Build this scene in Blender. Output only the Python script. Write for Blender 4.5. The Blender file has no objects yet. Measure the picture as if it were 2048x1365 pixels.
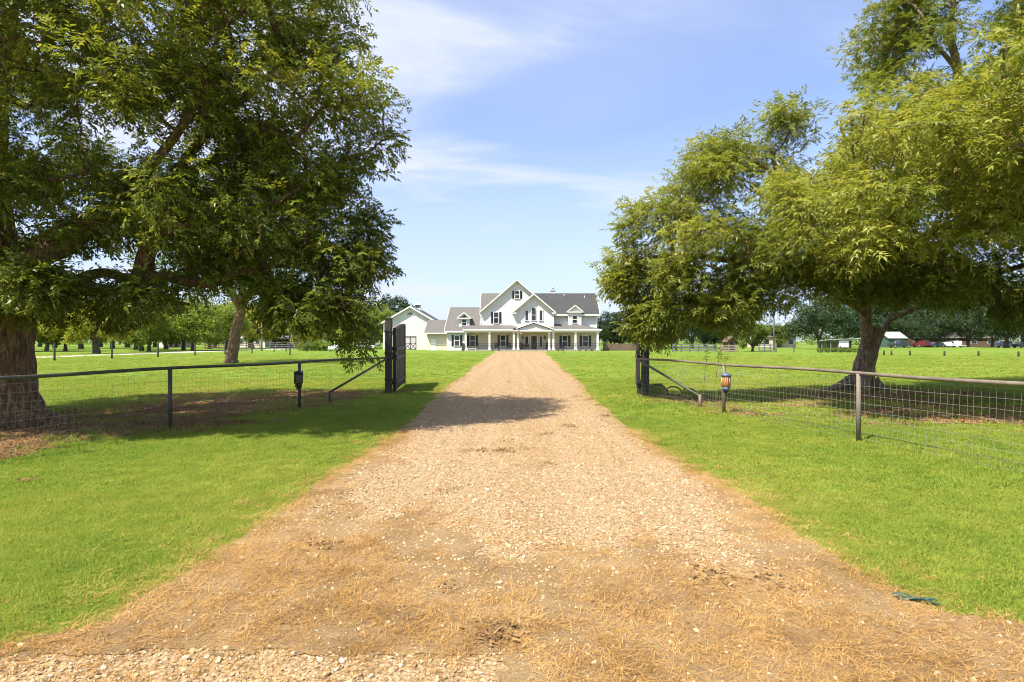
import bpy, math, random
import numpy as np
from mathutils import Vector, Matrix

# ------------------------------------------------------------------ camera, sky, sun, exposure
sc = bpy.context.scene
C = sc.collection
F, CX, CY, HC = 1138.0, 1024.0, 682.5, 1.72          # focal length / centre of the photograph in its pixels, eye height
cam = bpy.data.objects.new('camera', bpy.data.cameras.new('camera'))
C.objects.link(cam)
cam.location = (0, 0, HC)
cam.rotation_euler = (math.radians(90), 0, 0)
cam.data.sensor_width = 36.0
cam.data.lens = 36.0 * F / 2048.0
cam.data.clip_end = 6000
sc.camera = cam

SUN = Vector((-0.50, -0.42, 1.0)).normalized()
world = bpy.data.worlds.new('World'); sc.world = world; world.use_nodes = True
wn, wl = world.node_tree.nodes, world.node_tree.links
wn.clear()
def wnode(t, **k):
    n = wn.new(t)
    for a, v in k.items(): setattr(n, a, v)
    return n
w_out = wnode('ShaderNodeOutputWorld'); w_bg = wnode('ShaderNodeBackground')
w_bg.inputs['Strength'].default_value = 0.10
w_sky = wnode('ShaderNodeTexSky', sky_type='NISHITA', sun_disc=False)
w_sky.sun_elevation = math.asin(SUN.z); w_sky.sun_rotation = math.atan2(SUN.x, SUN.y) % (2 * math.pi)
w_sky.air_density = 1.0; w_sky.dust_density = 1.2; w_sky.ozone_density = 1.6
w_tc = wnode('ShaderNodeTexCoord'); w_sep = wnode('ShaderNodeSeparateXYZ')
wl.new(w_tc.outputs['Generated'], w_sep.inputs[0])
def wmath(op, a, b=None, clamp=False):
    n = wnode('ShaderNodeMath', operation=op, use_clamp=clamp)
    for i, v in enumerate((a, b)):
        if v is None: continue
        if isinstance(v, (int, float)): n.inputs[i].default_value = v
        else: wl.new(v, n.inputs[i])
    return n.outputs[0]
zz = wmath('ADD', wmath('MAXIMUM', w_sep.outputs[2], 0.0), 0.16)
w_cmb = wnode('ShaderNodeCombineXYZ')
wl.new(wmath('DIVIDE', w_sep.outputs[0], zz), w_cmb.inputs[0]); wl.new(wmath('DIVIDE', w_sep.outputs[1], zz), w_cmb.inputs[1])
def wnoise(scale, detail, rough, dist, rot=0.0, stretch=(1, 1, 1), vec=None, off=(0, 0, 0)):
    mp = wnode('ShaderNodeMapping'); mp.inputs['Scale'].default_value = stretch; mp.inputs['Rotation'].default_value = (0, 0, rot)
    mp.inputs['Location'].default_value = off
    wl.new(vec or w_cmb.outputs[0], mp.inputs[0])
    n = wnode('ShaderNodeTexNoise'); n.inputs['Scale'].default_value = scale; n.inputs['Detail'].default_value = detail
    n.inputs['Roughness'].default_value = rough; n.inputs['Distortion'].default_value = dist
    wl.new(mp.outputs[0], n.inputs['Vector'])
    return n.outputs[0]
def wramp(f, a, b, hi):
    n = wnode('ShaderNodeMapRange', interpolation_type='SMOOTHSTEP'); wl.new(f, n.inputs[0])
    n.inputs[1].default_value = a; n.inputs[2].default_value = b; n.inputs[3].default_value = 0.0; n.inputs[4].default_value = hi
    return n.outputs[0]
cirrus = wmath('MULTIPLY', wramp(wnoise(1.5, 7, 0.55, 0.5, 0.45, (0.55, 1.25, 1), off=(2.3, 0.4, 0)), 0.38, 0.74, 0.9),
               wramp(wnoise(0.5, 3, 0.5, 0.2, off=(5.1, 1.9, 0)), 0.28, 0.52, 1.0))
veil = wramp(wnoise(0.35, 3, 0.5, 0.2, off=(1.0, 7.0, 0)), 0.28, 0.70, 0.52)
lowband = wmath('MULTIPLY', wramp(w_sep.outputs[2], 0.02, 0.07, 1.0), wramp(w_sep.outputs[2], 0.17, 0.09, 1.0))
cum = wmath('MULTIPLY', wramp(wnoise(7.0, 6, 0.6, 0.3, 0, (1, 1, 2.2), vec=w_tc.outputs['Generated'], off=(0.35, 0, 0.1)), 0.55, 0.68, 0.8), lowband)
haze_h = wramp(w_sep.outputs[2], 0.60, 0.0, 0.68)
cover = wmath('MAXIMUM', wmath('MAXIMUM', wmath('ADD', cirrus, veil, True), cum), haze_h)
w_tint = wnode('ShaderNodeMix', data_type='RGBA', blend_type='MULTIPLY')
w_tint.inputs[0].default_value = 1.0
wl.new(w_sky.outputs[0], w_tint.inputs[6]); w_tint.inputs[7].default_value = (0.92, 1.10, 1.42, 1)
w_mix = wnode('ShaderNodeMix', data_type='RGBA')
wl.new(cover, w_mix.inputs[0]); wl.new(w_tint.outputs[2], w_mix.inputs[6]); w_mix.inputs[7].default_value = (4.6, 4.95, 6.1, 1)
wl.new(w_mix.outputs[2], w_bg.inputs['Color']); wl.new(w_bg.outputs[0], w_out.inputs[0])

sun = bpy.data.objects.new('sun', bpy.data.lights.new('sun', 'SUN')); C.objects.link(sun)
sun.data.energy = 5.0; sun.data.angle = math.radians(0.5); sun.data.color = (1.0, 0.94, 0.84)
sun.rotation_euler = (-SUN).to_track_quat('-Z', 'Y').to_euler(); sun.location = (-30, -25, 60)

vs = sc.view_settings
vs.view_transform = 'Standard'; vs.look = 'None'; vs.exposure = 0.92; vs.gamma = 1.0; vs.use_curve_mapping = False
sc.render.engine = 'CYCLES'
sc.cycles.max_bounces = 5; sc.cycles.transparent_max_bounces = 4; sc.cycles.diffuse_bounces = 3; sc.cycles.glossy_bounces = 2; sc.cycles.transmission_bounces = 3
sc.cycles.use_denoising = True; sc.cycles.filter_width = 1.05

# ------------------------------------------------------------------ helpers
RNG = np.random.default_rng(7)
random.seed(5)
def X(px, d): return (px - CX) * d / F
def Z(py, d): return HC - (py - CY) * d / F
def D(py): return HC * F / (py - CY)          # distance of a ground point seen at photo row py

ORD = ['first', 'second', 'third', 'fourth', 'fifth', 'sixth', 'seventh', 'eighth', 'ninth', 'tenth']
BASE = {}
def tag(o, label=None, cat=None, group=None, kind=None):
    if label: o['label'] = label
    if cat: o['category'] = cat
    if group: o['group'] = group
    if kind: o['kind'] = kind
    return o
def thing(name, label, cat, loc, group=None):
    o = bpy.data.objects.new(name, None); C.objects.link(o); o.location = loc
    o.empty_display_size = 0.3
    BASE[o.name] = Vector(loc)
    return tag(o, label, cat, group)
def copy_tree(root, parent=None):
    c = root.copy(); C.objects.link(c); c.parent = parent
    for ch in root.children: copy_tree(ch, c)
    return c

class MB:
    def __init__(s): s.v = []; s.f = []; s.sm = []
    def add(s, vs, fs, smooth=False):
        n = len(s.v); s.v += [tuple(p) for p in vs]; s.f += [tuple(i + n for i in f) for f in fs]; s.sm += [smooth] * len(fs); return s
    def box(s, x0, x1, y0, y1, z0, z1):
        return s.add([(x0,y0,z0),(x1,y0,z0),(x1,y1,z0),(x0,y1,z0),(x0,y0,z1),(x1,y0,z1),(x1,y1,z1),(x0,y1,z1)],
                     [(0,3,2,1),(4,5,6,7),(0,1,5,4),(1,2,6,5),(2,3,7,6),(3,0,4,7)])
    def bar(s, a, b, w, h, up=(0, 0, 1)):
        a, b = Vector(a), Vector(b); t = (b - a).normalized(); u = Vector(up)
        sd = t.cross(u).normalized(); u = sd.cross(t).normalized()
        vs = [p + sd * (i * w / 2) + u * (j * h / 2) for p in (a, b) for i, j in ((-1,-1),(1,-1),(1,1),(-1,1))]
        return s.add(vs, [(0,1,2,3),(7,6,5,4),(0,4,5,1),(1,5,6,2),(2,6,7,3),(3,7,4,0)])
    def prism(s, poly, y0, y1):                      # polygon in x, z pushed along y
        n = len(poly)
        vs = [(x, y0, z) for x, z in poly] + [(x, y1, z) for x, z in poly]
        return s.add(vs, [tuple(range(n)), tuple(range(2*n-1, n-1, -1))] + [(i, i+n, (i+1) % n + n, (i+1) % n) for i in range(n)])
    def prism_x(s, poly, x0, x1):                    # polygon in y, z pushed along x
        n = len(poly)
        vs = [(x0, y, z) for y, z in poly] + [(x1, y, z) for y, z in poly]
        return s.add(vs, [tuple(range(n)), tuple(range(2*n-1, n-1, -1))] + [(i, i+n, (i+1) % n + n, (i+1) % n) for i in range(n)])
    def slab(s, pts, t):                             # four corners of an upper face, thickness downwards along the normal
        p = [Vector(q) for q in pts]; n = (p[1]-p[0]).cross(p[2]-p[0]).normalized()
        if n.z < 0: n = -n
        return s.add(p + [q - n * t for q in p], [tuple(range(len(p))), tuple(range(2*len(p)-1, len(p)-1, -1))] +
                     [(i, i+len(p), (i+1) % len(p) + len(p), (i+1) % len(p)) for i in range(len(p))])
    def tube(s, pts, rad, n=8, cap=True, bump=0.0):
        P = [Vector(p) for p in pts]; m = len(P)
        if not hasattr(rad, '__len__'): rad = [rad] * m
        vs = []; fs = []; ref = None
        for i in range(m):
            t = (P[min(i+1, m-1)] - P[max(i-1, 0)])
            t = t.normalized() if t.length > 1e-9 else Vector((0, 0, 1))
            if ref is None:
                ref = Vector((1, 0, 0)) if abs(t.x) < 0.8 else Vector((0, 1, 0))
            a = (ref - t * ref.dot(t)).normalized(); b = t.cross(a); ref = a
            for k in range(n):
                r = rad[i] * (1 + (bump * math.sin(k * 2.7 + i * 0.9) * math.cos(k * 1.3 - i * 0.5) if bump else 0))
                vs.append(P[i] + a * (r * math.cos(2*math.pi*k/n)) + b * (r * math.sin(2*math.pi*k/n)))
        for i in range(m-1):
            for k in range(n):
                k2 = (k+1) % n
                fs.append((i*n+k, i*n+k2, (i+1)*n+k2, (i+1)*n+k))
        s.add(vs, fs, True)
        if cap:
            b0 = len(s.v) - m*n
            s.f += [tuple(b0 + k for k in range(n-1, -1, -1)), tuple(b0 + (m-1)*n + k for k in range(n))]; s.sm += [False, False]
        return s
    def lathe(s, prof, c=(0, 0, 0), n=16, axis='z'):
        vs = []; fs = []; m = len(prof)
        for r, h in prof:
            for k in range(n):
                a = 2*math.pi*k/n; q = (r*math.cos(a), r*math.sin(a), h)
                if axis == 'x': q = (h, q[0], q[1])
                if axis == 'y': q = (q[0], h, q[1])
                vs.append((c[0]+q[0], c[1]+q[1], c[2]+q[2]))
        for i in range(m-1):
            for k in range(n):
                k2 = (k+1) % n; fs.append((i*n+k, i*n+k2, (i+1)*n+k2, (i+1)*n+k))
        s.add(vs, fs, True)
        b0 = len(s.v) - m*n
        s.f += [tuple(b0 + k for k in range(n-1, -1, -1)), tuple(b0 + (m-1)*n + k for k in range(n))]; s.sm += [False, False]
        return s
    def build(s, name, mat, parent=None, bevel=0.0, base=None):
        me = bpy.data.meshes.new(name)
        b = base if base is not None else (BASE.get(parent.name, Vector((0, 0, 0))) if parent else Vector((0, 0, 0)))
        me.from_pydata([(x-b[0], y-b[1], z-b[2]) for x, y, z in s.v], [], s.f)
        me.polygons.foreach_set('use_smooth', s.sm); me.materials.append(mat); me.update()
        o = bpy.data.objects.new(name, me); C.objects.link(o)
        if parent: o.parent = parent; BASE[o.name] = b
        elif base is not None: o.location = base; BASE[o.name] = Vector(base)
        if bevel:
            m = o.modifiers.new('bevel', 'BEVEL'); m.width = bevel; m.segments = 2; m.limit_method = 'ANGLE'
        return o

def np_mesh(name, V, Q, mat, parent=None, attrs=None, smooth=False):
    """numpy mesh of quads (or triangles) Q on vertices V; attrs: per-vertex floats"""
    me = bpy.data.meshes.new(name); k = Q.shape[1]
    b = BASE.get(parent.name, Vector((0, 0, 0))) if parent else Vector((0, 0, 0))
    V = V - np.array(b)
    me.vertices.add(len(V)); me.vertices.foreach_set('co', V.astype(np.float32).ravel())
    me.loops.add(Q.size); me.loops.foreach_set('vertex_index', Q.astype(np.int32).ravel())
    me.polygons.add(len(Q)); me.polygons.foreach_set('loop_start', np.arange(0, Q.size, k, dtype=np.int32))
    me.update(calc_edges=True)
    if smooth: me.polygons.foreach_set('use_smooth', np.ones(len(Q), bool))
    for an, av in (attrs or {}).items():
        a = me.attributes.new(an, 'FLOAT', 'POINT'); a.data.foreach_set('value', av.astype(np.float32))
    me.materials.append(mat)
    o = bpy.data.objects.new(name, me); C.objects.link(o)
    if parent: o.parent = parent; BASE[o.name] = b
    return o

# ------------------------------------------------------------------ materials
def mat_new(name):
    m = bpy.data.materials.new(name); m.use_nodes = True
    nt = m.node_tree; return m, nt.nodes, nt.links, nt.nodes['Principled BSDF']
def setv(n, k, v):
    n.inputs[k].default_value = v
def pos_vec(N, L, scale=(1, 1, 1)):
    g = N.new('ShaderNodeNewGeometry'); mp = N.new('ShaderNodeMapping'); setv(mp, 'Scale', scale)
    L.new(g.outputs['Position'], mp.inputs[0]); return mp.outputs[0]
def noise(N, L, vec, scale, detail=4, rough=0.55, dist=0.0):
    n = N.new('ShaderNodeTexNoise'); setv(n, 'Scale', scale); setv(n, 'Detail', detail); setv(n, 'Roughness', rough); setv(n, 'Distortion', dist)
    if vec is not None: L.new(vec, n.inputs['Vector'])
    return n.outputs[0]
def ramp(N, L, fac, stops):
    r = N.new('ShaderNodeValToRGB'); e = r.color_ramp.elements
    while len(e) < len(stops): e.new(0.5)
    for el, (p, c) in zip(e, stops): el.position = p; el.color = (*c, 1)
    L.new(fac, r.inputs[0]); return r.outputs[0]
def mixc(N, L, fac, a, b, blend='MIX'):
    m = N.new('ShaderNodeMix'); m.data_type = 'RGBA'; m.blend_type = blend
    for i, v in ((0, fac), (6, a), (7, b)):
        if isinstance(v, (int, float)): m.inputs[i].default_value = v
        elif isinstance(v, tuple): m.inputs[i].default_value = (*v, 1)
        else: L.new(v, m.inputs[i])
    return m.outputs[2]
def bump(N, L, h, bs, strength=0.5, dist=0.02):
    b = N.new('ShaderNodeBump'); setv(b, 'Strength', strength); setv(b, 'Distance', dist)
    L.new(h, b.inputs['Height']); L.new(b.outputs[0], bs.inputs['Normal'])
def mrange(N, L, f, a, b, c=0.0, d=1.0):
    n = N.new('ShaderNodeMapRange'); L.new(f, n.inputs[0])
    for i, v in enumerate((a, b, c, d)): n.inputs[i+1].default_value = v
    return n.outputs[0]

def painted(name, col, rough=0.6, var=0.12, scale=3.0, grain=(1, 1, 1), bumps=0.15, metal=0.0):
    m, N, L, b = mat_new(name); v = pos_vec(N, L, grain)
    lo = tuple(c * (1 - var) for c in col); hi = tuple(min(1, c * (1 + var)) for c in col)
    n1 = noise(N, L, v, scale, 5, 0.6)
    L.new(ramp(N, L, n1, [(0.3, lo), (0.7, hi)]), b.inputs['Base Color'])
    setv(b, 'Roughness', rough); setv(b, 'Metallic', metal)
    bump(N, L, noise(N, L, v, scale * 12, 3), b, bumps, 0.01)
    return m
M = {}
# lap siding: boards 18 cm high, each overhanging the one below
def siding(name, col):
    m, N, L, b = mat_new(name); v = pos_vec(N, L)
    sp = N.new('ShaderNodeSeparateXYZ'); L.new(v, sp.inputs[0])
    a = N.new('ShaderNodeMath'); a.operation = 'MULTIPLY'; a.inputs[1].default_value = 1 / 0.19; L.new(sp.outputs[2], a.inputs[0])
    fr = N.new('ShaderNodeMath'); fr.operation = 'FRACT'; L.new(a.outputs[0], fr.inputs[0])
    inv = N.new('ShaderNodeMath'); inv.operation = 'SUBTRACT'; inv.inputs[0].default_value = 1; L.new(fr.outputs[0], inv.inputs[1])
    n1 = noise(N, L, v, 0.8, 4)
    L.new(ramp(N, L, n1, [(0.25, tuple(c * 0.93 for c in col)), (0.75, col)]), b.inputs['Base Color'])
    setv(b, 'Roughness', 0.55); bump(N, L, inv.outputs[0], b, 1.0, 0.03)
    return m
M['siding'] = siding('white_lap_siding', (0.635, 0.61, 0.572))
M['siding_warm'] = siding('shade_toned_cream_siding', (0.64, 0.55, 0.41))  # warm light and shade on porch and breezeway put into colour; cottage is cream
M['trim'] = painted('white_trim', (0.72, 0.70, 0.665), 0.5, 0.04)
M['ceiling'] = painted('porch_ceiling_paint', (0.70, 0.60, 0.44), 0.6, 0.04)
M['shutter'] = painted('black_shutter', (0.018, 0.018, 0.02), 0.45, 0.2)
M['iron'] = painted('black_iron', (0.015, 0.015, 0.016), 0.5, 0.2)
M['concrete'] = painted('porch_concrete', (0.42, 0.38, 0.33), 0.85, 0.12, 2)
M['door'] = painted('stained_door', (0.10, 0.055, 0.028), 0.35, 0.25, 2, (8, 8, 1))
def glass(name, col):
    m, N, L, b = mat_new(name); setv(b, 'Base Color', (*col, 1)); setv(b, 'Roughness', 0.06); setv(b, 'Specular IOR Level', 0.6)
    bump(N, L, noise(N, L, pos_vec(N, L), 0.9, 2), b, 0.08, 0.05)
    return m
M['glass'] = glass('dark_window_glass', (0.03, 0.034, 0.04))
def shingles(name, cols):
    m, N, L, b = mat_new(name); v = pos_vec(N, L)
    br = N.new('ShaderNodeTexBrick'); L.new(pos_vec(N, L, (1, 1, 1)), br.inputs['Vector'])
    setv(br, 'Scale', 1.0); setv(br, 'Brick Width', 0.33); setv(br, 'Row Height', 0.14); setv(br, 'Mortar Size', 0.006); setv(br, 'Bias', 0.0)
    for k, c in zip(('Color1', 'Color2', 'Mortar'), cols): setv(br, k, (*c, 1))
    n1 = noise(N, L, v, 0.5, 5); n2 = noise(N, L, v, 9, 3)
    c = mixc(N, L, mrange(N, L, n1, 0.35, 0.7, 0.0, 0.45), br.outputs['Color'], cols[3])
    c = mixc(N, L, mrange(N, L, n2, 0.4, 0.7, 0.0, 0.35), c, cols[2])
    L.new(c, b.inputs['Base Color']); setv(b, 'Roughness', 0.9); bump(N, L, n2, b, 0.4, 0.02)
    return m
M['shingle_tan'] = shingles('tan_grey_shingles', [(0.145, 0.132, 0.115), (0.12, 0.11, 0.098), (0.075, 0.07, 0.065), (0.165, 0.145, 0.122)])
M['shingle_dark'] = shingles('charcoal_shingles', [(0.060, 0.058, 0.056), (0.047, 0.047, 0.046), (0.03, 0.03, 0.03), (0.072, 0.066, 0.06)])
M['shingle_green'] = shingles('green_grey_shingles', [(0.085, 0.095, 0.085), (0.07, 0.078, 0.07), (0.04, 0.045, 0.04), (0.10, 0.105, 0.09)])
M['shingle_pale'] = shingles('pale_grey_shingles', [(0.34, 0.32, 0.30), (0.30, 0.285, 0.27), (0.2, 0.19, 0.18), (0.38, 0.36, 0.33)])
M['metal_roof'] = painted('pale_sheet_metal', (0.55, 0.56, 0.56), 0.4, 0.08, 1.5, metal=0.3)
M['cupola'] = painted('pewter_metal', (0.50, 0.50, 0.54), 0.4, 0.08)
M['gate_wood'] = painted('dark_stained_gate_wood', (0.030, 0.025, 0.024), 0.6, 0.45, 3, (14, 14, 0.8), 0.5)
M['gate_wood_brown'] = painted('weathered_brown_gate_wood', (0.062, 0.042, 0.036), 0.65, 0.3, 3, (14, 14, 0.8), 0.5)
M['post_wood'] = painted('dark_post_timber', (0.050, 0.042, 0.036), 0.75, 0.55, 3, (16, 16, 0.7), 0.8)
M['fence_pipe'] = painted('weathered_pipe', (0.165, 0.13, 0.095), 0.6, 0.35, 4, bumps=0.3)
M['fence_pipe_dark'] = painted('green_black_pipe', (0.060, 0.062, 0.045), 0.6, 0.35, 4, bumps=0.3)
M['wire'] = painted('galvanised_wire', (0.34, 0.32, 0.27), 0.45, 0.1, metal=0.2)
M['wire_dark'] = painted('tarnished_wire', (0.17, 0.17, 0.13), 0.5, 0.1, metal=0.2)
M['raw_wood'] = painted('weathered_lumber', (0.30, 0.23, 0.17), 0.85, 0.25, 2, (1, 1, 8))
M['brown_wood'] = painted('brown_lumber', (0.15, 0.095, 0.065), 0.85, 0.3, 2, (8, 8, 1))
M['grey_wood'] = painted('grey_lumber', (0.16, 0.155, 0.15), 0.85, 0.25, 2)
M['rust'] = painted('rusty_iron', (0.13, 0.065, 0.035), 0.85, 0.4, 9, bumps=0.6)
M['rubber'] = painted('tyre_rubber', (0.02, 0.02, 0.02), 0.8, 0.1)
M['steel'] = painted('wheel_steel', (0.45, 0.45, 0.46), 0.35, 0.05, metal=0.7)
M['lamp_cap'] = painted('slate_blue_cap', (0.10, 0.13, 0.19), 0.35, 0.2, 8)
M['lamp_amber'] = painted('amber_plastic', (0.40, 0.15, 0.04), 0.4, 0.2, 6)
M['lamp_rib'] = painted('cream_ribs', (0.42, 0.32, 0.24), 0.5, 0.1, 6)
M['lamp_body_shaded'] = painted('shade_toned_lamp_body', (0.16, 0.13, 0.045), 0.4, 0.2, 6)  # body of the left lamp, with its shade put into the colour
M['lamp_cap_shaded'] = painted('shade_toned_lamp_cap', (0.025, 0.027, 0.022), 0.4, 0.2, 6)  # cap and base of the left lamp, darkened to paint in shade
M['tank'] = painted('white_tank_paint', (0.72, 0.71, 0.69), 0.35, 0.08, 2)
M['cushion'] = painted('green_cushion', (0.03, 0.07, 0.05), 0.9, 0.2)
M['leaf_dry'] = painted('dead_leaf', (0.20, 0.12, 0.06), 0.8, 0.4, 20)
M['stem'] = painted('dry_stem', (0.30, 0.25, 0.13), 0.9, 0.3, 10)
M['scrap'] = painted('dark_green_plastic', (0.03, 0.09, 0.07), 0.35, 0.3, 10)
def carpaint(name, col):
    m, N, L, b = mat_new(name); v = pos_vec(N, L)
    L.new(ramp(N, L, noise(N, L, v, 1.5, 4), [(0.3, tuple(c * 0.9 for c in col)), (0.7, col)]), b.inputs['Base Color'])
    setv(b, 'Roughness', 0.3); setv(b, 'Coat Weight', 0.5); return m
def bark(name, dark, light, mid, s=1.0):
    m, N, L, b = mat_new(name); v = pos_vec(N, L, (1, 1, 0.28))
    vo = N.new('ShaderNodeTexVoronoi'); vo.feature = 'F1'; setv(vo, 'Scale', 13 * s)
    nz = noise(N, L, v, 6 * s, 6, 0.65)
    add = N.new('ShaderNodeMixRGB'); add.blend_type = 'ADD'; add.inputs[0].default_value = 0.35; L.new(v, add.inputs[1]); L.new(nz, add.inputs[2])
    L.new(add.outputs[0], vo.inputs['Vector'])
    n2 = noise(N, L, v, 26 * s, 4)
    col = ramp(N, L, vo.outputs['Distance'], [(0.05, light), (0.40, mid), (0.62, dark)])
    col = mixc(N, L, mrange(N, L, n2, 0.35, 0.7, 0.0, 0.6), col, mid)
    L.new(col, b.inputs['Base Color']); setv(b, 'Roughness', 0.92)
    inv = N.new('ShaderNodeMath'); inv.operation = 'SUBTRACT'; inv.inputs[0].default_value = 1; L.new(vo.outputs['Distance'], inv.inputs[1])
    ad = N.new('ShaderNodeMath'); ad.operation = 'ADD'; L.new(inv.outputs[0], ad.inputs[0]); L.new(n2, ad.inputs[1])
    bump(N, L, ad.outputs[0], b, 1.0, 0.07)
    return m
M['bark_brown'] = bark('brown_pecan_bark', (0.125, 0.072, 0.036), (0.46, 0.30, 0.165), (0.30, 0.185, 0.095))
M['bark_tan'] = bark('tan_pecan_bark', (0.16, 0.105, 0.065), (0.56, 0.42, 0.28), (0.40, 0.28, 0.17))
M['bark_grey'] = bark('grey_brown_bark', (0.06, 0.05, 0.04), (0.26, 0.22, 0.17), (0.15, 0.12, 0.09))
def leafmat(name, stops, trans=0.32, rough=0.42, spec=0.35):
    m, N, L, b = mat_new(name)
    at = N.new('ShaderNodeAttribute'); at.attribute_name = 'rnd'
    col = ramp(N, L, at.outputs['Fac'], stops)
    L.new(col, b.inputs['Base Color']); setv(b, 'Roughness', rough); setv(b, 'Specular IOR Level', spec)
    tr = N.new('ShaderNodeBsdfTranslucent'); L.new(mixc(N, L, 1.0, col, (1.35, 1.25, 0.6), 'MULTIPLY'), tr.inputs[0])
    mx = N.new('ShaderNodeMixShader'); mx.inputs[0].default_value = trans
    L.new(b.outputs[0], mx.inputs[1]); L.new(tr.outputs[0], mx.inputs[2])
    L.new(mx.outputs[0], N['Material Output'].inputs[0])
    return m
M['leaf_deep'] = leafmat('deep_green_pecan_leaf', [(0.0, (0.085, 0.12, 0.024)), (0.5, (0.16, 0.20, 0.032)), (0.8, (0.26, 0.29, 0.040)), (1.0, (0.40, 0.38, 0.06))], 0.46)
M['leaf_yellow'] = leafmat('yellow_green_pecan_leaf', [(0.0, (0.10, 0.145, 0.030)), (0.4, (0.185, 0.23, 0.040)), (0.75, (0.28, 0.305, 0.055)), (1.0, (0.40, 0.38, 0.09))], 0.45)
M['leaf_orchard'] = leafmat('orchard_leaf', [(0.0, (0.17, 0.21, 0.028)), (0.5, (0.32, 0.34, 0.04)), (1.0, (0.50, 0.46, 0.065))], 0.42)
M['leaf_orchard_green'] = leafmat('orchard_green_leaf', [(0.0, (0.12, 0.18, 0.03)), (0.5, (0.21, 0.28, 0.04)), (1.0, (0.36, 0.40, 0.06))], 0.42)
M['leaf_dark'] = leafmat('dark_oak_leaf', [(0.0, (0.020, 0.042, 0.014)), (0.5, (0.036, 0.068, 0.020)), (1.0, (0.070, 0.105, 0.026))], 0.2)
M['leaf_shrub'] = leafmat('shrub_leaf', [(0.0, (0.09, 0.15, 0.015)), (0.5, (0.17, 0.24, 0.02)), (1.0, (0.24, 0.30, 0.03))])
M['leaf_mid'] = leafmat('mid_green_leaf', [(0.0, (0.07, 0.11, 0.02)), (0.5, (0.12, 0.175, 0.026)), (1.0, (0.22, 0.26, 0.035))])

# ------------------------------------------------------------------ ground
def ground_material():
    m, N, L, b = mat_new('lawn_ground'); v = pos_vec(N, L)
    big = noise(N, L, v, 0.06, 5, 0.6); mid = noise(N, L, v, 0.55, 5, 0.65); fine = noise(N, L, v, 14, 4, 0.7)
    streak = noise(N, L, pos_vec(N, L, (0.05, 0.5, 1)), 1.0, 4, 0.6)
    c = ramp(N, L, big, [(0.32, (0.10, 0.185, 0.016)), (0.55, (0.138, 0.212, 0.020)), (0.75, (0.20, 0.235, 0.028))])
    c = mixc(N, L, mrange(N, L, mid, 0.45, 0.75, 0.0, 0.55), c, (0.23, 0.245, 0.036))
    c = mixc(N, L, mrange(N, L, streak, 0.5, 0.8, 0.0, 0.45), c, (0.13, 0.215, 0.018))
    c = mixc(N, L, mrange(N, L, fine, 0.45, 0.75, 0.0, 0.5), c, (0.12, 0.175, 0.018))
    L.new(c, b.inputs['Base Color']); setv(b, 'Roughness', 0.9); setv(b, 'Specular IOR Level', 0.15)
    bump(N, L, fine, b, 0.7, 0.03)
    return m
M['ground'] = ground_material()
def gravel_material(name, cols, s=34.0):
    m, N, L, b = mat_new(name); v = pos_vec(N, L)
    vo = N.new('ShaderNodeTexVoronoi'); setv(vo, 'Scale', s); L.new(v, vo.inputs['Vector'])
    sp = N.new('ShaderNodeSeparateColor'); L.new(vo.outputs['Color'], sp.inputs[0])
    c = ramp(N, L, sp.outputs[0], [(0.0, cols[0]), (0.35, cols[1]), (0.7, cols[2]), (1.0, cols[3])])
    big = noise(N, L, v, 0.7, 5, 0.6); mid = noise(N, L, pos_vec(N, L, (1, 0.35, 1)), 1.6, 5, 0.65)
    c = mixc(N, L, mrange(N, L, big, 0.42, 0.72, 0.0, 0.55), c, cols[4])
    c = mixc(N, L, mrange(N, L, mid, 0.5, 0.75, 0.0, 0.4), c, cols[2])
    trk = noise(N, L, pos_vec(N, L, (1.9, 0.035, 1)), 1.0, 5, 0.65)
    c = mixc(N, L, mrange(N, L, trk, 0.40, 0.62, 0.0, 0.6), c, cols[3])
    c = mixc(N, L, mrange(N, L, trk, 0.46, 0.30, 0.0, 0.5), c, cols[4])
    c = mixc(N, L, mrange(N, L, vo.outputs['Distance'], 0.25, 0.7, 0.0, 0.6), c, cols[5])
    L.new(c, b.inputs['Base Color']); setv(b, 'Roughness', 0.95); setv(b, 'Specular IOR Level', 0.1)
    inv = N.new('ShaderNodeMath'); inv.operation = 'SUBTRACT'; inv.inputs[0].default_value = 1; L.new(vo.outputs['Distance'], inv.inputs[1])
    bump(N, L, inv.outputs[0], b, 0.8, 0.02)
    return m
GC = [(0.26, 0.16, 0.078), (0.37, 0.245, 0.123), (0.44, 0.303, 0.158), (0.475, 0.35, 0.205), (0.345, 0.21, 0.092), (0.20, 0.12, 0.055)]
M['gravel'] = gravel_material('tan_gravel', GC)
M['lane'] = gravel_material('pale_lane_gravel', [(0.5, 0.45, 0.36), (0.58, 0.52, 0.42), (0.62, 0.56, 0.46), (0.66, 0.6, 0.5), (0.55, 0.5, 0.4), (0.4, 0.36, 0.28)], 20)
def soil_material():
    m, N, L, b = mat_new('leaf_litter_soil'); v = pos_vec(N, L)
    n1 = noise(N, L, v, 1.1, 6, 0.7); n2 = noise(N, L, v, 22, 5, 0.7)
    c = ramp(N, L, n1, [(0.3, (0.15, 0.10, 0.05)), (0.5, (0.29, 0.175, 0.085)), (0.68, (0.38, 0.225, 0.115))])
    c = mixc(N, L, mrange(N, L, n2, 0.42, 0.7, 0.0, 0.7), c, (0.10, 0.07, 0.034))
    L.new(c, b.inputs['Base Color']); setv(b, 'Roughness', 0.95); bump(N, L, n2, b, 1.0, 0.05)
    return m
M['soil'] = soil_material()
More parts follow.
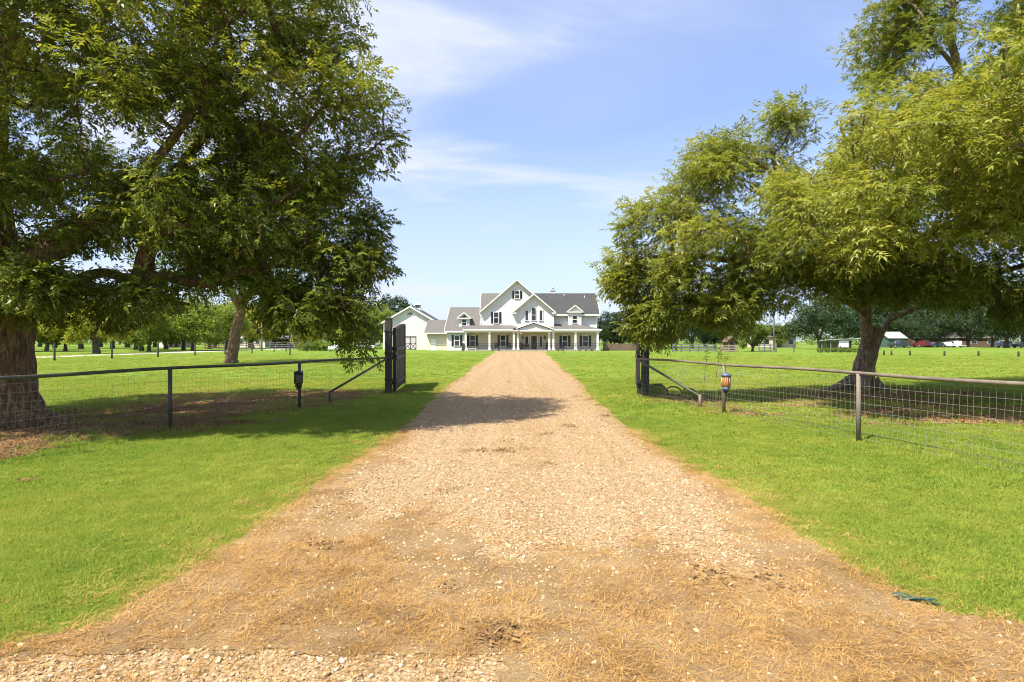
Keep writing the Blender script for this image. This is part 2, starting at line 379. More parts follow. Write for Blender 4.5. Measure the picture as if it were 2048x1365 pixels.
def straw_ground():
    m, N, L, b = mat_new('dry_thatch_soil'); v = pos_vec(N, L)
    n1 = noise(N, L, v, 1.3, 6, 0.65); n2 = noise(N, L, pos_vec(N, L, (1, 1.6, 1)), 38, 5, 0.75)
    c = ramp(N, L, n1, [(0.3, (0.24, 0.145, 0.06)), (0.5, (0.37, 0.235, 0.10)), (0.7, (0.46, 0.32, 0.16))])
    c = mixc(N, L, mrange(N, L, n2, 0.45, 0.72, 0.0, 0.6), c, (0.17, 0.10, 0.042))
    L.new(c, b.inputs['Base Color']); setv(b, 'Roughness', 0.95); bump(N, L, n2, b, 1.0, 0.03)
    return m
M['thatch'] = straw_ground()

me = MB()
gx = [-3000, -900, -300, -120, -60, -30, -15, 0, 15, 30, 60, 120, 300, 900, 3000]; gy = [-60, -10, 5, 20, 40, 70, 110, 200, 400, 1000, 4500]
me.add([(x, y, 0) for y in gy for x in gx], [(j*15+i, j*15+i+1, (j+1)*15+i+1, (j+1)*15+i) for j in range(10) for i in range(14)])
tag(me.build('ground', M['ground']), 'bright mown green lawn spreading to the tree line', 'ground', kind='structure')

# fractal wobble shared by the meshes and the scatter
_ph = RNG.uniform(0, 6.28, (2, 8)); _fr = np.array([0.35, 0.8, 1.7, 3.1, 5.3, 9.1, 15.7, 27.0])
def wob(t, k=0, amp=1.0):
    t = np.asarray(t, float)[..., None]
    return amp * (np.sin(t * _fr + _ph[k]) / (_fr ** 0.75)).sum(-1) * 0.35
def noise2(x, y, s=1.0, k=0):
    x = np.asarray(x, float) * s; y = np.asarray(y, float) * s
    r = np.random.default_rng(100 + k); o = 0
    for i in range(7):
        a = r.uniform(0, 6.28); f = 1.55 ** i; o = o + np.sin(x * f * math.cos(a) + y * f * math.sin(a) + r.uniform(0, 6.28)) / 1.25 ** i
    return o / 3.2
LD = np.array([0, 2.9, 3.15, 3.45, 4.28, 6.16, 11, 22.4, 46, 87, 94]); LXv = np.array([-9, -4.2, -2.75, -2.35, -2.27, -2.19, -2.17, -2.34, -2.6, -2.6, -3.0])
RD = np.array([0, 3.2, 3.42, 3.57, 4.1, 5.8, 7.6, 11.7, 22.4, 34, 87, 94]); RXv = np.array([9, 4.4, 3.07, 2.62, 2.45, 2.40, 2.26, 2.2, 2.68, 3.1, 5.0, 6.0])
def drive_l(d): return np.interp(d, LD, LXv) + wob(d, 0, 0.10)
def drive_r(d): return np.interp(d, RD, RXv) + wob(d, 1, 0.10)
def strip(name, rows, mat, z, label, cat, ncol=6):
    V = []; Fc = []
    for (d, a, b) in rows:
        for i in range(ncol + 1): V.append((a + (b - a) * i / ncol, d, z))
    for j in range(len(rows) - 1):
        for i in range(ncol): k = j * (ncol + 1) + i; Fc.append((k, k+1, k+ncol+2, k+ncol+1))
    return tag(MB().add(V, Fc).build(name, mat), label, cat, kind='structure')
ds = [1.6]
while ds[-1] < 94: ds.append(ds[-1] + max(0.09, ds[-1] * 0.02))
strip('driveway', [(d, float(drive_l(d)), float(drive_r(d))) for d in ds], M['gravel'], 0.010, 'straight tan gravel driveway running from the road up to the house', 'driveway')
strip('road_shoulder', [(d, -40, 40) for d in (-8, 0, 1.5, 2.4, 2.9)] + [(3.02, -4.6, 4.2)], M['gravel'], 0.006, 'pale gravel road shoulder at the mouth of the driveway', 'shoulder', 24)

def blob_sheet(name, fn, x0, x1, y0, y1, step, mat, z, label, cat):
    nx = int((x1-x0)/step); ny = int((y1-y0)/step)
    xs = np.linspace(x0, x1, nx+1); ys = np.linspace(y0, y1, ny+1)
    Xc, Yc = np.meshgrid((xs[1:]+xs[:-1])/2, (ys[1:]+ys[:-1])/2)
    keep = fn(Xc, Yc) > 0
    gxx, gyy = np.meshgrid(xs, ys)
    gxx = gxx + RNG.uniform(-.3, .3, gxx.shape) * step; gyy = gyy + RNG.uniform(-.3, .3, gyy.shape) * step
    V = np.stack([gxx.ravel(), gyy.ravel(), np.full(gxx.size, z)], 1)
    jj, ii = np.nonzero(keep); k = jj * (nx+1) + ii
    Q = np.stack([k, k+1, k+nx+2, k+nx+1], 1)
    used = np.unique(Q); re = np.full(len(V), -1); re[used] = np.arange(len(used))
    o = np_mesh(name, V[used], re[Q], mat); return tag(o, label, cat, kind='structure')

# left fence runs x = LX0 + LS*(d), right fence likewise
def fl(d): return -6.55 - 0.335 * (10.9 - d)
def fr(d): return 5.95 + 0.25 * (9.7 - d)
def soil_left(x, y):
    off = x - fl(y)                                   # >0 is the driveway side of the fence
    n = noise2(x, y, 1.1, 1) * 0.55 + noise2(x, y, 4, 2) * 0.25
    band = np.minimum((0.25 - off), (off + 4.6 + 0.15 * (y - 8))) * 0.5
    return np.minimum(np.minimum(band, (19.0 - y) * 0.5), (y - 6.5)) * 0.6 + n - 0.15
def soil_right(x, y):
    off = x - fr(y)
    n = noise2(x, y, 1.0, 3) * 0.6 + noise2(x, y, 4, 4) * 0.25
    a = np.minimum(np.minimum(off + 0.1, 1.5 - off) * 0.9, np.minimum(18.2 - y, y - 12.5))
    e = 1.0 - np.hypot((x - 12.4) / 4.2, (y - 17.4) / 3.2)
    e2 = 1.15 - np.hypot((x - 11.0) / 4.6, (y - 13.6) / 1.7)
    return np.maximum(np.maximum(a * 0.6, e * 0.9), e2 * 0.9) + n - 0.35
blob_sheet('bare_soil', soil_left, -16, -3.5, 6, 20, 0.11, M['soil'], 0.006, 'bare brown soil and leaf litter under the big tree left of the gate', 'soil')
blob_sheet('bare_soil', soil_right, 3.8, 20, 10, 22, 0.12, M['soil'], 0.006, 'bare brown soil around the leaning tree right of the gate', 'soil')
def thatch_fn(x, y):
    n = noise2(x, y, 0.9, 5) * 0.55 + noise2(x, y, 3.5, 6) * 0.3
    l = drive_l(y); r = drive_r(y)
    edge = np.minimum(x - l + 0.08, r - x + 0.08) * 6
    core = np.maximum(np.maximum(1.3 - (y - 3.0) * 0.95, (0.9 - (x - l) * 0.62) - (y - 5.2) * 0.6), (0.55 - (r - x) * 1.5) - (y - 5.6) * 0.25)
    core = core - 2.2*np.clip((3.22 - y + .1*noise2(x, y, 2, 15))/.15, 0, 1)*np.clip((.3 - x)/.8, 0, 1)
    side = 0.10 - np.minimum(x - l, r - x) * 1.6 - np.maximum(y - 24, 0) * .05
    return np.minimum(edge, np.maximum(core, side) + n * 0.9)
blob_sheet('dry_thatch', thatch_fn, -5, 5, 2.6, 30, 0.055, M['thatch'], 0.016, 'patchy mat of dry brown thatch over the driveway mouth', 'thatch')

# gravel lane behind the left paddock
strip('gravel_lane', [(d, -52.5 + 0.6*math.sin(d*.06), -47.5 + 0.6*math.sin(d*.06)) for d in range(20, 140, 4)], M['lane'], 0.012, 'pale gravel lane along the orchard behind the far fence posts', 'lane', 3)

# ------------------------------------------------------------------ house
HX, HD = 3.5, 101.0
house = thing('farmhouse', 'large white two storey farmhouse with cross gables, dormers and a full width porch', 'house', (HX, HD, 0))
def hb(): return MB()
def house_window(parent, px0, px1, py0, py1, y, shutters=True, cols=2, rows=2, arch=False, wsh=None):
    """window seen between photo columns px0..px1 and rows py0..py1 on a wall whose front is at depth y"""
    x0, x1 = X(px0, y), X(px1, y); z1, z0 = Z(py0, y), Z(py1, y); t = 0.11
    m = MB()
    if arch:
        xc = (x0+x1)/2; r = (x1-x0)/2; zc = z1 - r
        a = [(xc + (r+t)*math.cos(i*math.pi/12), zc + (r+t)*math.sin(i*math.pi/12)) for i in range(13)]
        i_ = [(xc + r*math.cos(i*math.pi/12), zc + r*math.sin(i*math.pi/12)) for i in range(13)]
        for k in range(12): m.prism([a[k], a[k+1], i_[k+1], i_[k]], y-0.09, y+0.02)
        m.box(x0-t, x0, y-0.09, y+0.02, z0, zc); m.box(x1, x1+t, y-0.09, y+0.02, z0, zc)
        m.box(x0-t-.04, x1+t+.04, y-0.12, y+0.02, z0-t, z0)
        w = m.build('window', M['trim'], parent)
        MB().prism([(x0, z0), (x1, z0)] + i_, y-0.035, y+0.01).build('pane', M['glass'], w)
        MB().box(x0, x1, y-0.06, y-0.034, (z0+zc)/2-.03, (z0+zc)/2+.03).build('glazing_bar', M['trim'], w)
    else:
        m.box(x0-t, x0, y-0.09, y+0.02, z0, z1); m.box(x1, x1+t, y-0.09, y+0.02, z0, z1)
        m.box(x0-t-.03, x1+t+.03, y-0.11, y+0.02, z1, z1+t*1.2); m.box(x0-t-.05, x1+t+.05, y-0.13, y+0.02, z0-t*0.8, z0)
        w = m.build('window', M['trim'], parent)
        zm = (z0+z1)/2
        if rows > 1:
            MB().box(x0, x1, y-0.075, y+0.01, zm-0.05, zm+0.05).build('meeting_rail', M['trim'], w)
            MB().box(x0, x1, y-0.035, y+0.01, zm+.05, z1).build('pane', M['glass'], w)
            MB().box(x0, x1, y-0.03, y+0.01, z0, zm-.05).build('pane', M['glass'], w)
        else:
            MB().box(x0, x1, y-0.03, y+0.01, z0, z1).build('pane', M['glass'], w)
    if shutters:
        ws = wsh or (x1-x0) * 0.46
        for xa in (x0-t-.05-ws, x1+t+.05):
            s = MB(); s.box(xa, xa+ws, y-0.05, y+0.0, z0-.05, z1+.08)
            sh = s.build('shutter', M['shutter'], parent)
            sl = MB(); n = 9
            for k in range(n):
                zb = z0 + (z1-z0) * (k+.15)/n
                sl.bar((xa+.05, y-.058, zb+.06), (xa+ws-.05, y-.058, zb+.06), .05, .05)
            tag(sl.build('louvres', M['shutter'], sh), kind='stuff')
    return w

# --- walls
yw = 101.0
hb().box(-8.25, 15.02, yw, 110.2, 0.05, 3.55).build('wall', M['siding_warm'], house)  # porch back wall: beige of the shade painted into white siding
hb().box(-5.55, 15.0, yw-.003, 110.2, 3.55, 6.45).build('wall', M['siding'], house)
hb().box(X(893.5, 99), -8.2, 99.0, 116.0, 0.05, 3.42).build('wall', M['siding'], house)
hb().box(-8.2, -5.56, 101.6, 116.0, 3.55, 3.9).build('wall', M['siding'], house)
for xe in (-5.45, 14.9):                                              # triangular ends under the main roof
    hb().prism_x([(100.7, 6.2), (110.3, 6.2), (105.5, 10.35)], xe-.1, xe+.1).build('gable_end', M['siding'], house)
# --- main roof: ridge along x
def roof_x(x0, x1, ye, yr, ze, zr, mat, name='roof', th=0.16):
    r = hb().slab([(x0, ye, ze), (x1, ye, ze), (x1, yr, zr), (x0, yr, zr)], th)
    o = r.build(name, mat, house)
    hb().slab([(x0, yr, zr), (x1, yr, zr), (x1, 2*yr-ye, ze), (x0, 2*yr-ye, ze)], th).build('roof', mat, house)
    hb().bar((x0, ye-.03, ze-.13), (x1, ye-.03, ze-.13), .05, .26).build('fascia', M['trim'], o)
    for xx in (x0-.025, x1+.025):
        hb().bar((xx, ye, ze-.1), (xx, yr, zr-.1), .05, .24).build('rake_board', M['trim'], o)
    return o
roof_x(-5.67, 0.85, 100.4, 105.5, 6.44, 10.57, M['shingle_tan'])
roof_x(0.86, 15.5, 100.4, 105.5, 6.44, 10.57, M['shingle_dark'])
# --- wing roof
roof_x(-11.75, -5.7, 98.45, 108.0, 3.46, 8.13, M['shingle_tan'])
hb().prism_x([(99.0, 3.4), (116, 3.4), (108, 7.9)], -11.3, -11.1).build('gable_end', M['siding'], house)
# --- gables facing the camera
def front_gable(xa, x0, x1, zap, zend, yrake, yback, ywall, wx0, wx1, wz0, mat, th=0.16, trim=.20, wallmat=None):
    s = (zap - zend) / ((x1 - x0) / 2)
    w = hb().prism([(wx0, wz0), (wx1, wz0), (wx1, zap - s*abs(wx1-xa) - .22), (xa, zap-.22), (wx0, zap - s*abs(wx0-xa) - .22)], ywall, yback).build('wall', wallmat or M['siding'], house)
    r = hb().slab([(xa, yrake, zap), (xa, yback, zap), (x0, yback, zend), (x0, yrake, zend)], th).build('roof', mat, house)
    hb().slab([(xa, yrake, zap), (x1, yrake, zend), (x1, yback, zend), (xa, yback, zap)], th).build('roof', mat, house)
    for xe in (x0, x1):
        hb().bar((xa, yrake-.03, zap-.10), (xe, yrake-.03, zend-.10), trim, .06, up=(0, 1, 0)).build('rake_board', M['trim'], r)
        hb().bar((xe, yrake, zend-.1), (xe, min(yback, yrake+3), zend-.1), .05, .2).build('gutter', M['trim'], r)
    # soffits
    for xe in (x0, x1):
        hb().slab([(xa, yrake, zap-.19), (xa, ywall, zap-.19), (xe, ywall, zend-.19), (xe, yrake, zend-.19)], .02).build('soffit', M['trim'], r)
    return w, r
front_gable(0.865, -5.63, 7.36, 12.52, 6.89, 99.6, 110.5, 100.2, -5.5, 6.9, 3.6, M['shingle_tan'])
front_gable(3.78, 0.05, 7.6, 9.97, 6.75, 98.65, 105.0, 99.35, 0.35, 7.3, 3.7, M['shingle_tan'])
for a, b_ in ((0.02, .75), (6.95, 7.65)):
    hb().box(a, b_, 98.63, 99.36, 6.45, 6.66).build('eave_return', M['trim'], house)
for xx, yy, z0, z1 in ((0.33, 99.3, 3.9, 6.4), (7.18, 99.3, 3.9, 6.5), (-5.53, 100.15, 3.9, 6.7), (14.9, 100.93, .3, 6.3)):
    hb().box(xx, xx+.16, yy, yy+.12, z0, z1).build('corner_board', M['trim'], house)
# --- right dormer bay and left dormer
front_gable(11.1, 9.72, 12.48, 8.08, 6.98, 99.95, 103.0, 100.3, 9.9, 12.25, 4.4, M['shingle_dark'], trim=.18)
hb().box(9.65, 12.55, 99.93, 100.32, 6.72, 6.9).build('pediment_trim', M['trim'], house)
front_gable(-8.4, -9.62, -7.18, 6.80, 5.85, 99.62, 105.0, 99.98, -9.3, -7.5, 3.9, M['shingle_tan'], trim=.17)
hb().box(-9.68, -7.12, 99.6, 100.0, 5.62, 5.78).build('pediment_trim', M['trim'], house)
# --- porch
hb().box(-8.2, 15.2, 97.5, 100.99, 0.0, 0.22).build('porch_floor', M['concrete'], house)
pr = hb().slab([(-8.45, 97.5, 3.74), (15.35, 97.5, 3.74), (11.95, 100.98, 4.70), (-8.45, 100.98, 4.70)], .14).build('porch_roof', M['shingle_tan'], house)
hb().slab([(15.35, 97.5, 3.74), (15.35, 104.0, 3.74), (11.95, 100.98, 4.70)], .14).build('porch_roof', M['shingle_tan'], house)
hb().bar((-8.45, 97.46, 3.62), (15.38, 97.46, 3.62), .06, .22).build('fascia', M['trim'], pr)
hb().box(-8.3, 15.2, 97.55, 100.98, 3.44, 3.48).build('porch_ceiling', M['ceiling'], house)
hb().box(-8.3, 15.2, 97.75, 98.05, 3.22, 3.5).build('porch_beam', M['trim'], house)
for px in (931.5, 979, 1027.7, 1036, 1098.5, 1106.7, 1151, 1195.3):
    xc = X(px, 97.9); c = hb(); c.box(xc-.17, xc+.17, 97.73, 98.07, .22, 3.24); col = c.build('column', M['trim'], house, bevel=.02)
    hb().box(xc-.23, xc+.23, 97.67, 98.13, .22, .5).build('plinth', M['trim'], col)
    hb().box(xc-.22, xc+.22, 97.68, 98.12, 3.05, 3.24).build('capital', M['trim'], col)
# porch pediment
hb().prism([(0.6, 3.6), (6.85, 3.6), (3.72, 4.74)], 97.36, 97.6).build('pediment', M['siding'], house)
r = hb().slab([(3.72, 97.1, 5.0), (3.72, 101, 5.0), (.4, 101, 3.84), (.4, 97.1, 3.84)], .1).build('pediment_roof', M['shingle_tan'], house)
hb().slab([(3.72, 97.1, 5.0), (7.05, 97.1, 3.84), (7.05, 101, 3.84), (3.72, 101, 5.0)], .1).build('pediment_roof', M['shingle_tan'], house)
for xe in (.4, 7.05):
    hb().bar((3.72, 97.07, 4.92), (xe, 97.07, 3.76), .17, .05, up=(0, 1, 0)).build('rake_board', M['trim'], r)
hb().box(.4, 7.05, 97.2, 97.62, 3.36, 3.6).build('entablature', M['trim'], house)
# --- windows (photo columns and rows of the glass)
house_window(house, 909.3, 918.6, 671.5, 692, 99.0)
house_window(house, 940.4, 949.7, 672, 692.5, yw)
house_window(house, 1001.4, 1010.8, 671.5, 692.5, yw)
house_window(house, 1125.2, 1134.6, 672.5, 693, yw)
house_window(house, 1165.7, 1175.7, 672.5, 693, yw)
house_window(house, 988, 996.8, 625.5, 646.5, 100.2)
house_window(house, 1030.3, 1038.6, 582.8, 597.5, 100.2)
house_window(house, 1050.8, 1056.2, 621.5, 641.5, 99.35, False, rows=1)
house_window(house, 1079.2, 1084.6, 621.5, 641.5, 99.35, False, rows=1)
house_window(house, 1063.2, 1071.6, 615.5, 641.5, 99.35, False, arch=True)
house_window(house, 1145, 1153.8, 632.5, 646.5, 100.3, False)
house_window(house, 924.3, 932.8, 639.5, 651.5, 99.98, False)
house_window(house, 1050.6, 1056, 673.5, 695, yw, False, rows=1)
house_window(house, 1079.2, 1084.6, 673.5, 695, yw, False, rows=1)
hb().prism([(X(928.4, 99.9)-.5, 5.86), (X(928.4, 99.9)+.5, 5.86), (X(928.4, 99.9), 6.3)], 99.93, 99.99).build('gable_vent', M['shutter'], house)
# door
dx0, dx1 = X(1062.3, yw), X(1073.6, yw)
dr = hb().box(dx0-.16, dx0, yw-.12, yw, .22, 2.66).box(dx1, dx1+.16, yw-.12, yw, .22, 2.66).box(dx0-.2, dx1+.2, yw-.13, yw, 2.66, 2.84).build('door_frame', M['trim'], house)
dl = hb().box(dx0, dx1, yw-.06, yw, .22, 2.66).build('door', M['door'], house)
hb().box(dx0+.28, dx1-.28, yw-.075, yw-.05, 1.15, 2.4).build('pane', M['glass'], dl)
hb().lathe([(.01, -.05), (.035, -.03), (.035, .02), (.01, .04)], (dx0+.12, yw-.1, 1.2), 8, 'y').build('handle', M['steel'], dl)
for px in (1045.6, 1090):
    xl = X(px, yw); l = hb().box(xl-.1, xl+.1, yw-.2, yw-.02, 2.0, 2.5).lathe([(.02, 2.5), (.14, 2.52), (.03, 2.68)], (xl, yw-.11, 0), 8).build('porch_lantern', M['iron'], house)
# chimney
ch = hb().box(X(1101.5, 107), X(1110, 107), 106.5, 107.6, 8.5, Z(582.6, 107)).build('chimney', M['siding'], house)
hb().box(X(1100.3, 107), X(1111.4, 107), 106.4, 107.7, Z(582.6, 107), Z(579.8, 107)).build('chimney_cap', M['cupola'], ch)
hb().lathe([(.22, Z(579.8, 107)), (.22, Z(577, 107)), (.36, Z(576.6, 107)), (.05, Z(573.5, 107))], (X(1106, 107), 107, 0), 10).build('flue', M['cupola'], ch)
# plumbing vents and downpipe
for px, yy in ((1128, 104.6), (1169, 104.2)):
    zz0 = 6.44 + (yy-100.4) * .81; hb().tube([(X(px, yy), yy, zz0-.2), (X(px, yy), yy, zz0+.5)], .06, 8).build('vent_pipe', M['cupola'], house)
hb().tube([(15.25, 100.4, 6.2), (15.1, 100.85, 5.9), (15.1, 100.9, 4.0)], .05, 8).build('downpipe', M['trim'], house)

# breezeway between house and garage
bz = thing('breezeway', 'low white breezeway with shingled roof joining the garage to the farmhouse', 'breezeway', (-13.2, 105, 0))
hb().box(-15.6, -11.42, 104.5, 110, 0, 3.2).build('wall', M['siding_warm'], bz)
rb = hb().slab([(-16.0, 103.6, 3.25), (-11.4, 103.6, 3.25), (-11.4, 108.6, 5.75), (-16.0, 108.6, 5.75)], .15).build('roof', M['shingle_tan'], bz)
hb().slab([(-16.0, 108.6, 5.75), (-11.4, 108.6, 5.75), (-11.4, 113, 3.25), (-16.0, 113, 3.25)], .15).build('roof', M['shingle_tan'], bz)
hb().bar((-16, 103.57, 3.12), (-11.4, 103.57, 3.12), .05, .22).build('fascia', M['trim'], rb)
hb().box(-14.9, -14.0, 104.44, 104.5, 0, 2.1).build('door', M['trim'], bz)

# ------------------------------------------------------------------ garage barn
GY = 112.0
gar = thing('garage_barn', 'white gabled garage barn with grey cupola and half round vent beside the farmhouse', 'garage', (X(820.7, GY), GY, 0))
gxa = X(820.7, GY); gw0, gw1 = X(766.5, GY), X(875, GY); ge0, ge1 = X(759, GY), X(882.4, GY); gzap, gze = Z(613, GY), Z(649, GY)
hb().prism([(gw0, 0), (gw1, 0), (gw1, gze+.15), (gxa, gzap-.25), (gw0, gze+.15)], GY, 128).build('wall', M['siding'], gar)
gr_ = hb().slab([(gxa, GY-.55, gzap), (gxa, 128.5, gzap), (ge0, 128.5, gze), (ge0, GY-.55, gze)], .16).build('roof', M['shingle_green'], gar)
hb().slab([(gxa, GY-.55, gzap), (ge1, GY-.55, gze), (ge1, 128.5, gze), (gxa, 128.5, gzap)], .16).build('roof', M['shingle_green'], gar)
for xe in (ge0, ge1):
    hb().bar((gxa, GY-.58, gzap-.1), (xe, GY-.58, gze-.1), .28, .06, up=(0, 1, 0)).build('rake_board', M['trim'], gr_)
    hb().slab([(gxa, GY-.55, gzap-.19), (gxa, GY, gzap-.19), (xe, GY, gze-.19), (xe, GY-.55, gze-.19)], .02).build('soffit', M['trim'], gr_)
for xe in (gw0, gw1-.15): hb().box(xe, xe+.15, GY-.05, GY, 0, gze).build('corner_board', M['trim'], gar)
vz = Z(630, GY); vp = [(gxa + .62*math.cos(i*math.pi/12), vz + .5*math.sin(i*math.pi/12)) for i in range(13)]
gv = hb().prism(vp, GY-.04, GY).build('half_round_vent', M['grey_wood'], gar)
vo = [(gxa + .74*math.cos(i*math.pi/12), vz + .62*math.sin(i*math.pi/12)) for i in range(13)]
m = hb()
for k in range(12): m.prism([vo[k], vo[k+1], vp[k+1], vp[k]], GY-.07, GY)
m.box(gxa-.78, gxa+.78, GY-.08, GY, vz-.12, vz); m.build('vent_trim', M['trim'], gv)
cx_ = gxa; cy_ = 121.0
cu = hb().box(cx_-.55, cx_+.55, cy_-.55, cy_+.55, gzap-.5, gzap+.85).build('cupola', M['cupola'], gar)
hb().box(cx_-.66, cx_+.66, cy_-.66, cy_+.66, gzap-.55, gzap+.05).build('cupola_base', M['trim'], cu)
hb().add([(cx_-.8, cy_-.8, gzap+.85), (cx_+.8, cy_-.8, gzap+.85), (cx_+.8, cy_+.8, gzap+.85), (cx_-.8, cy_+.8, gzap+.85), (cx_-.22, cy_-.22, gzap+1.15), (cx_+.22, cy_-.22, gzap+1.15), (cx_+.22, cy_+.22, gzap+1.15), (cx_-.22, cy_+.22, gzap+1.15), (cx_, cy_, gzap+1.55)],
         [(0,1,5,4),(1,2,6,5),(2,3,7,6),(3,0,4,7),(4,5,8),(5,6,8),(6,7,8),(7,4,8),(3,2,1,0)]).build('cupola_roof', M['cupola'], cu)
for k in range(4): hb().box(cx_-.4, cx_+.4, cy_-.57, cy_-.55, gzap+.15+k*.16, gzap+.25+k*.16).build('louvre', M['shutter'], cu)
# black yard gate with crossed lower panels in front of the garage
ygy = 110.5
yg = thing('yard_gate', 'black iron double gate with crossed lower panels in front of the white garage', 'gate', (X(821, ygy), ygy, 0))
gx0, gx1, gxm = X(810.5, ygy), X(832, ygy), X(820.6, ygy); gzt, gzm, gzb = Z(673.2, ygy), Z(687, ygy), .12
for xx in (gx0, gxm, gx1): hb().box(xx-.07, xx+.07, ygy-.07, ygy+.07, 0, gzt).build('post', M['iron'], yg)
for zz_ in (gzt-.05, Z(676, ygy), gzm, gzb): hb().box(gx0, gx1, ygy-.03, ygy+.03, zz_-.055, zz_+.055).build('rail', M['iron'], yg)
for a, b_ in ((gx0, gxm), (gxm, gx1)):
    hb().bar((a, ygy, gzb), (b_, ygy, gzm), .11, .11).build('cross_brace', M['iron'], yg); hb().bar((a, ygy-.03, gzm), (b_, ygy-.03, gzb), .11, .11).build('cross_brace', M['iron'], yg)
m = hb()
for k in range(1, 24): m.box(gx0+(gx1-gx0)*k/24-.008, gx0+(gx1-gx0)*k/24+.008, ygy-.008, ygy+.008, gzm, gzt)
tag(m.build('pickets', M['iron'], yg), kind='stuff')

# ------------------------------------------------------------------ porch things
def rocking_chair(loc, label, rz=0.0, group=None):
    t = thing('rocking_chair', label, 'chair', loc, group); t.rotation_euler.z = rz
    P = lambda mb, n, mt: mb.build(n, mt, t, base=Vector((0, 0, 0)))
    P(MB().box(-.26, .26, -.25, .25, .40, .45), 'seat', M['iron'])
    P(MB().box(-.23, .23, -.22, .22, .452, .53), 'cushion', M['cushion'])
    for s in (-1, 1):
        P(MB().tube([(s*.28, -.42, .09), (s*.28, -.15, .03), (s*.28, .15, .03), (s*.28, .5, .11)], .022, 6), 'rocker', M['iron'])
        P(MB().bar((s*.27, -.22, .04), (s*.27, -.24, .66), .045, .045, up=(0, 1, 0)), 'leg', M['iron'])
        P(MB().bar((s*.27, .2, .04), (s*.27, .38, 1.18), .045, .045, up=(0, 1, 0)), 'leg', M['iron'])
        P(MB().bar((s*.28, -.3, .67), (s*.28, .3, .68), .07, .03), 'armrest', M['iron'])
    for k in range(5):
        xx = -.2 + k*.1; P(MB().bar((xx, .24, .48), (xx, .385, 1.15), .06, .02, up=(0, 1, 0)), 'slat', M['iron'])
    P(MB().bar((-.27, .385, 1.16), (.27, .385, 1.16), .05, .1), 'top_rail', M['iron'])
    return t
rocking_chair((X(993.5, 99.3), 99.3, .22), 'dark green rocking chair left of the porch window with black shutters', 0.25)
rocking_chair((X(1018, 99.3), 99.3, .22), 'dark green rocking chair beside the paired porch columns', -0.3)
rocking_chair((X(1124.5, 99.6), 99.6, .22), 'dark rocking chair under the porch window nearest the right column pair', 0.2)
bt = thing('porch_bench', 'dark wooden bench on the porch left of the front door', 'bench', (X(1050, 100), 100, .22))
hb().box(X(1050, 100)-.75, X(1050, 100)+.75, 99.75, 100.25, .62, .68).build('seat', M['brown_wood'], bt)
hb().box(X(1050, 100)-.75, X(1050, 100)+.75, 100.2, 100.26, .75, 1.15).build('backrest', M['brown_wood'], bt)
for sx in (-.68, .68):
    for sy in (99.8, 100.2): hb().box(X(1050, 100)+sx-.04, X(1050, 100)+sx+.04, sy-.04, sy+.04, .22, .62 if sy < 100 else 1.15).build('leg', M['brown_wood'], bt)
wb = thing('step_bench', 'low white slatted bench under the window at the left end of the porch', 'bench', (X(943.5, 97.2), 97.0, 0))
xb0, xb1 = X(934.5, 97), X(952.5, 97)
hb().box(xb0, xb1, 96.8, 97.2, .42, .48).build('seat', M['trim'], wb)
for xx in (xb0+.04, xb1-.12): hb().box(xx, xx+.08, 96.83, 97.17, 0, .42).build('leg', M['trim'], wb)
hb().box(xb0, xb1, 96.98, 97.03, .15, .25).build('stretcher', M['trim'], wb)
# potted evergreens by the door are made further down, once the foliage helper exists
# flag on an angled pole from the paired column
fy = 97.3; fx0 = X(1029, fy); fz = Z(659.5, fy)
fg = thing('porch_flag', 'red white and blue flag on a slanting pole at the porch pediment', 'flag', (fx0, fy, 3.0))
hb().tube([(fx0-.05, fy+.45, 3.1), (fx0-.12, fy-.55, 3.92)], .025, 6).build('pole', M['trim'], fg)
def flag_mat():
    m, N, L, b = mat_new('flag_cloth')
    def at(n_): q = N.new('ShaderNodeAttribute'); q.attribute_name = n_; return q.outputs['Fac']
    def mt(op, a_, c_):
        n = N.new('ShaderNodeMath'); n.operation = op
        for i_, q in enumerate((a_, c_)):
            if isinstance(q, (int, float)): n.inputs[i_].default_value = q
            else: L.new(q, n.inputs[i_])
        return n.outputs[0]
    u_, v_ = at('fu'), at('fv')
    c = mixc(N, L, mt('GREATER_THAN', mt('FRACT', mt('MULTIPLY', v_, 6.5), 0), .5), (.38, .015, .02), (.72, .70, .67))
    can = mt('MULTIPLY', mt('LESS_THAN', u_, .40), mt('LESS_THAN', v_, .54))
    L.new(mixc(N, L, can, c, (.010, .013, .045)), b.inputs['Base Color']); setv(b, 'Roughness', .85); return m
nu, nv = 18, 10; V = []; fu = []; fv = []; Q = []
for j in range(nv+1):
    for i in range(nu+1):
        u, v = i/nu, j/nv                      # u along the stripes, v across them; the cloth droops to the right
        wv = .06*math.sin(7*u + 2*v)
        V.append((fx0 - .22 + 1.55*u - .10*v, fy - .5 + .25*u + wv, 3.98 - .25*u - .62*u*u - v*(.62 - .30*u))); fu.append(u); fv.append(v)
for j in range(nv):
    for i in range(nu): k = j*(nu+1)+i; Q.append((k, k+1, k+nu+2, k+nu+1))
fo = np_mesh('cloth', np.array(V), np.array(Q), flag_mat(), fg, {'fu': np.array(fu), 'fv': np.array(fv)}, True); sm = fo.modifiers.new('t', 'SOLIDIFY'); sm.thickness = .006

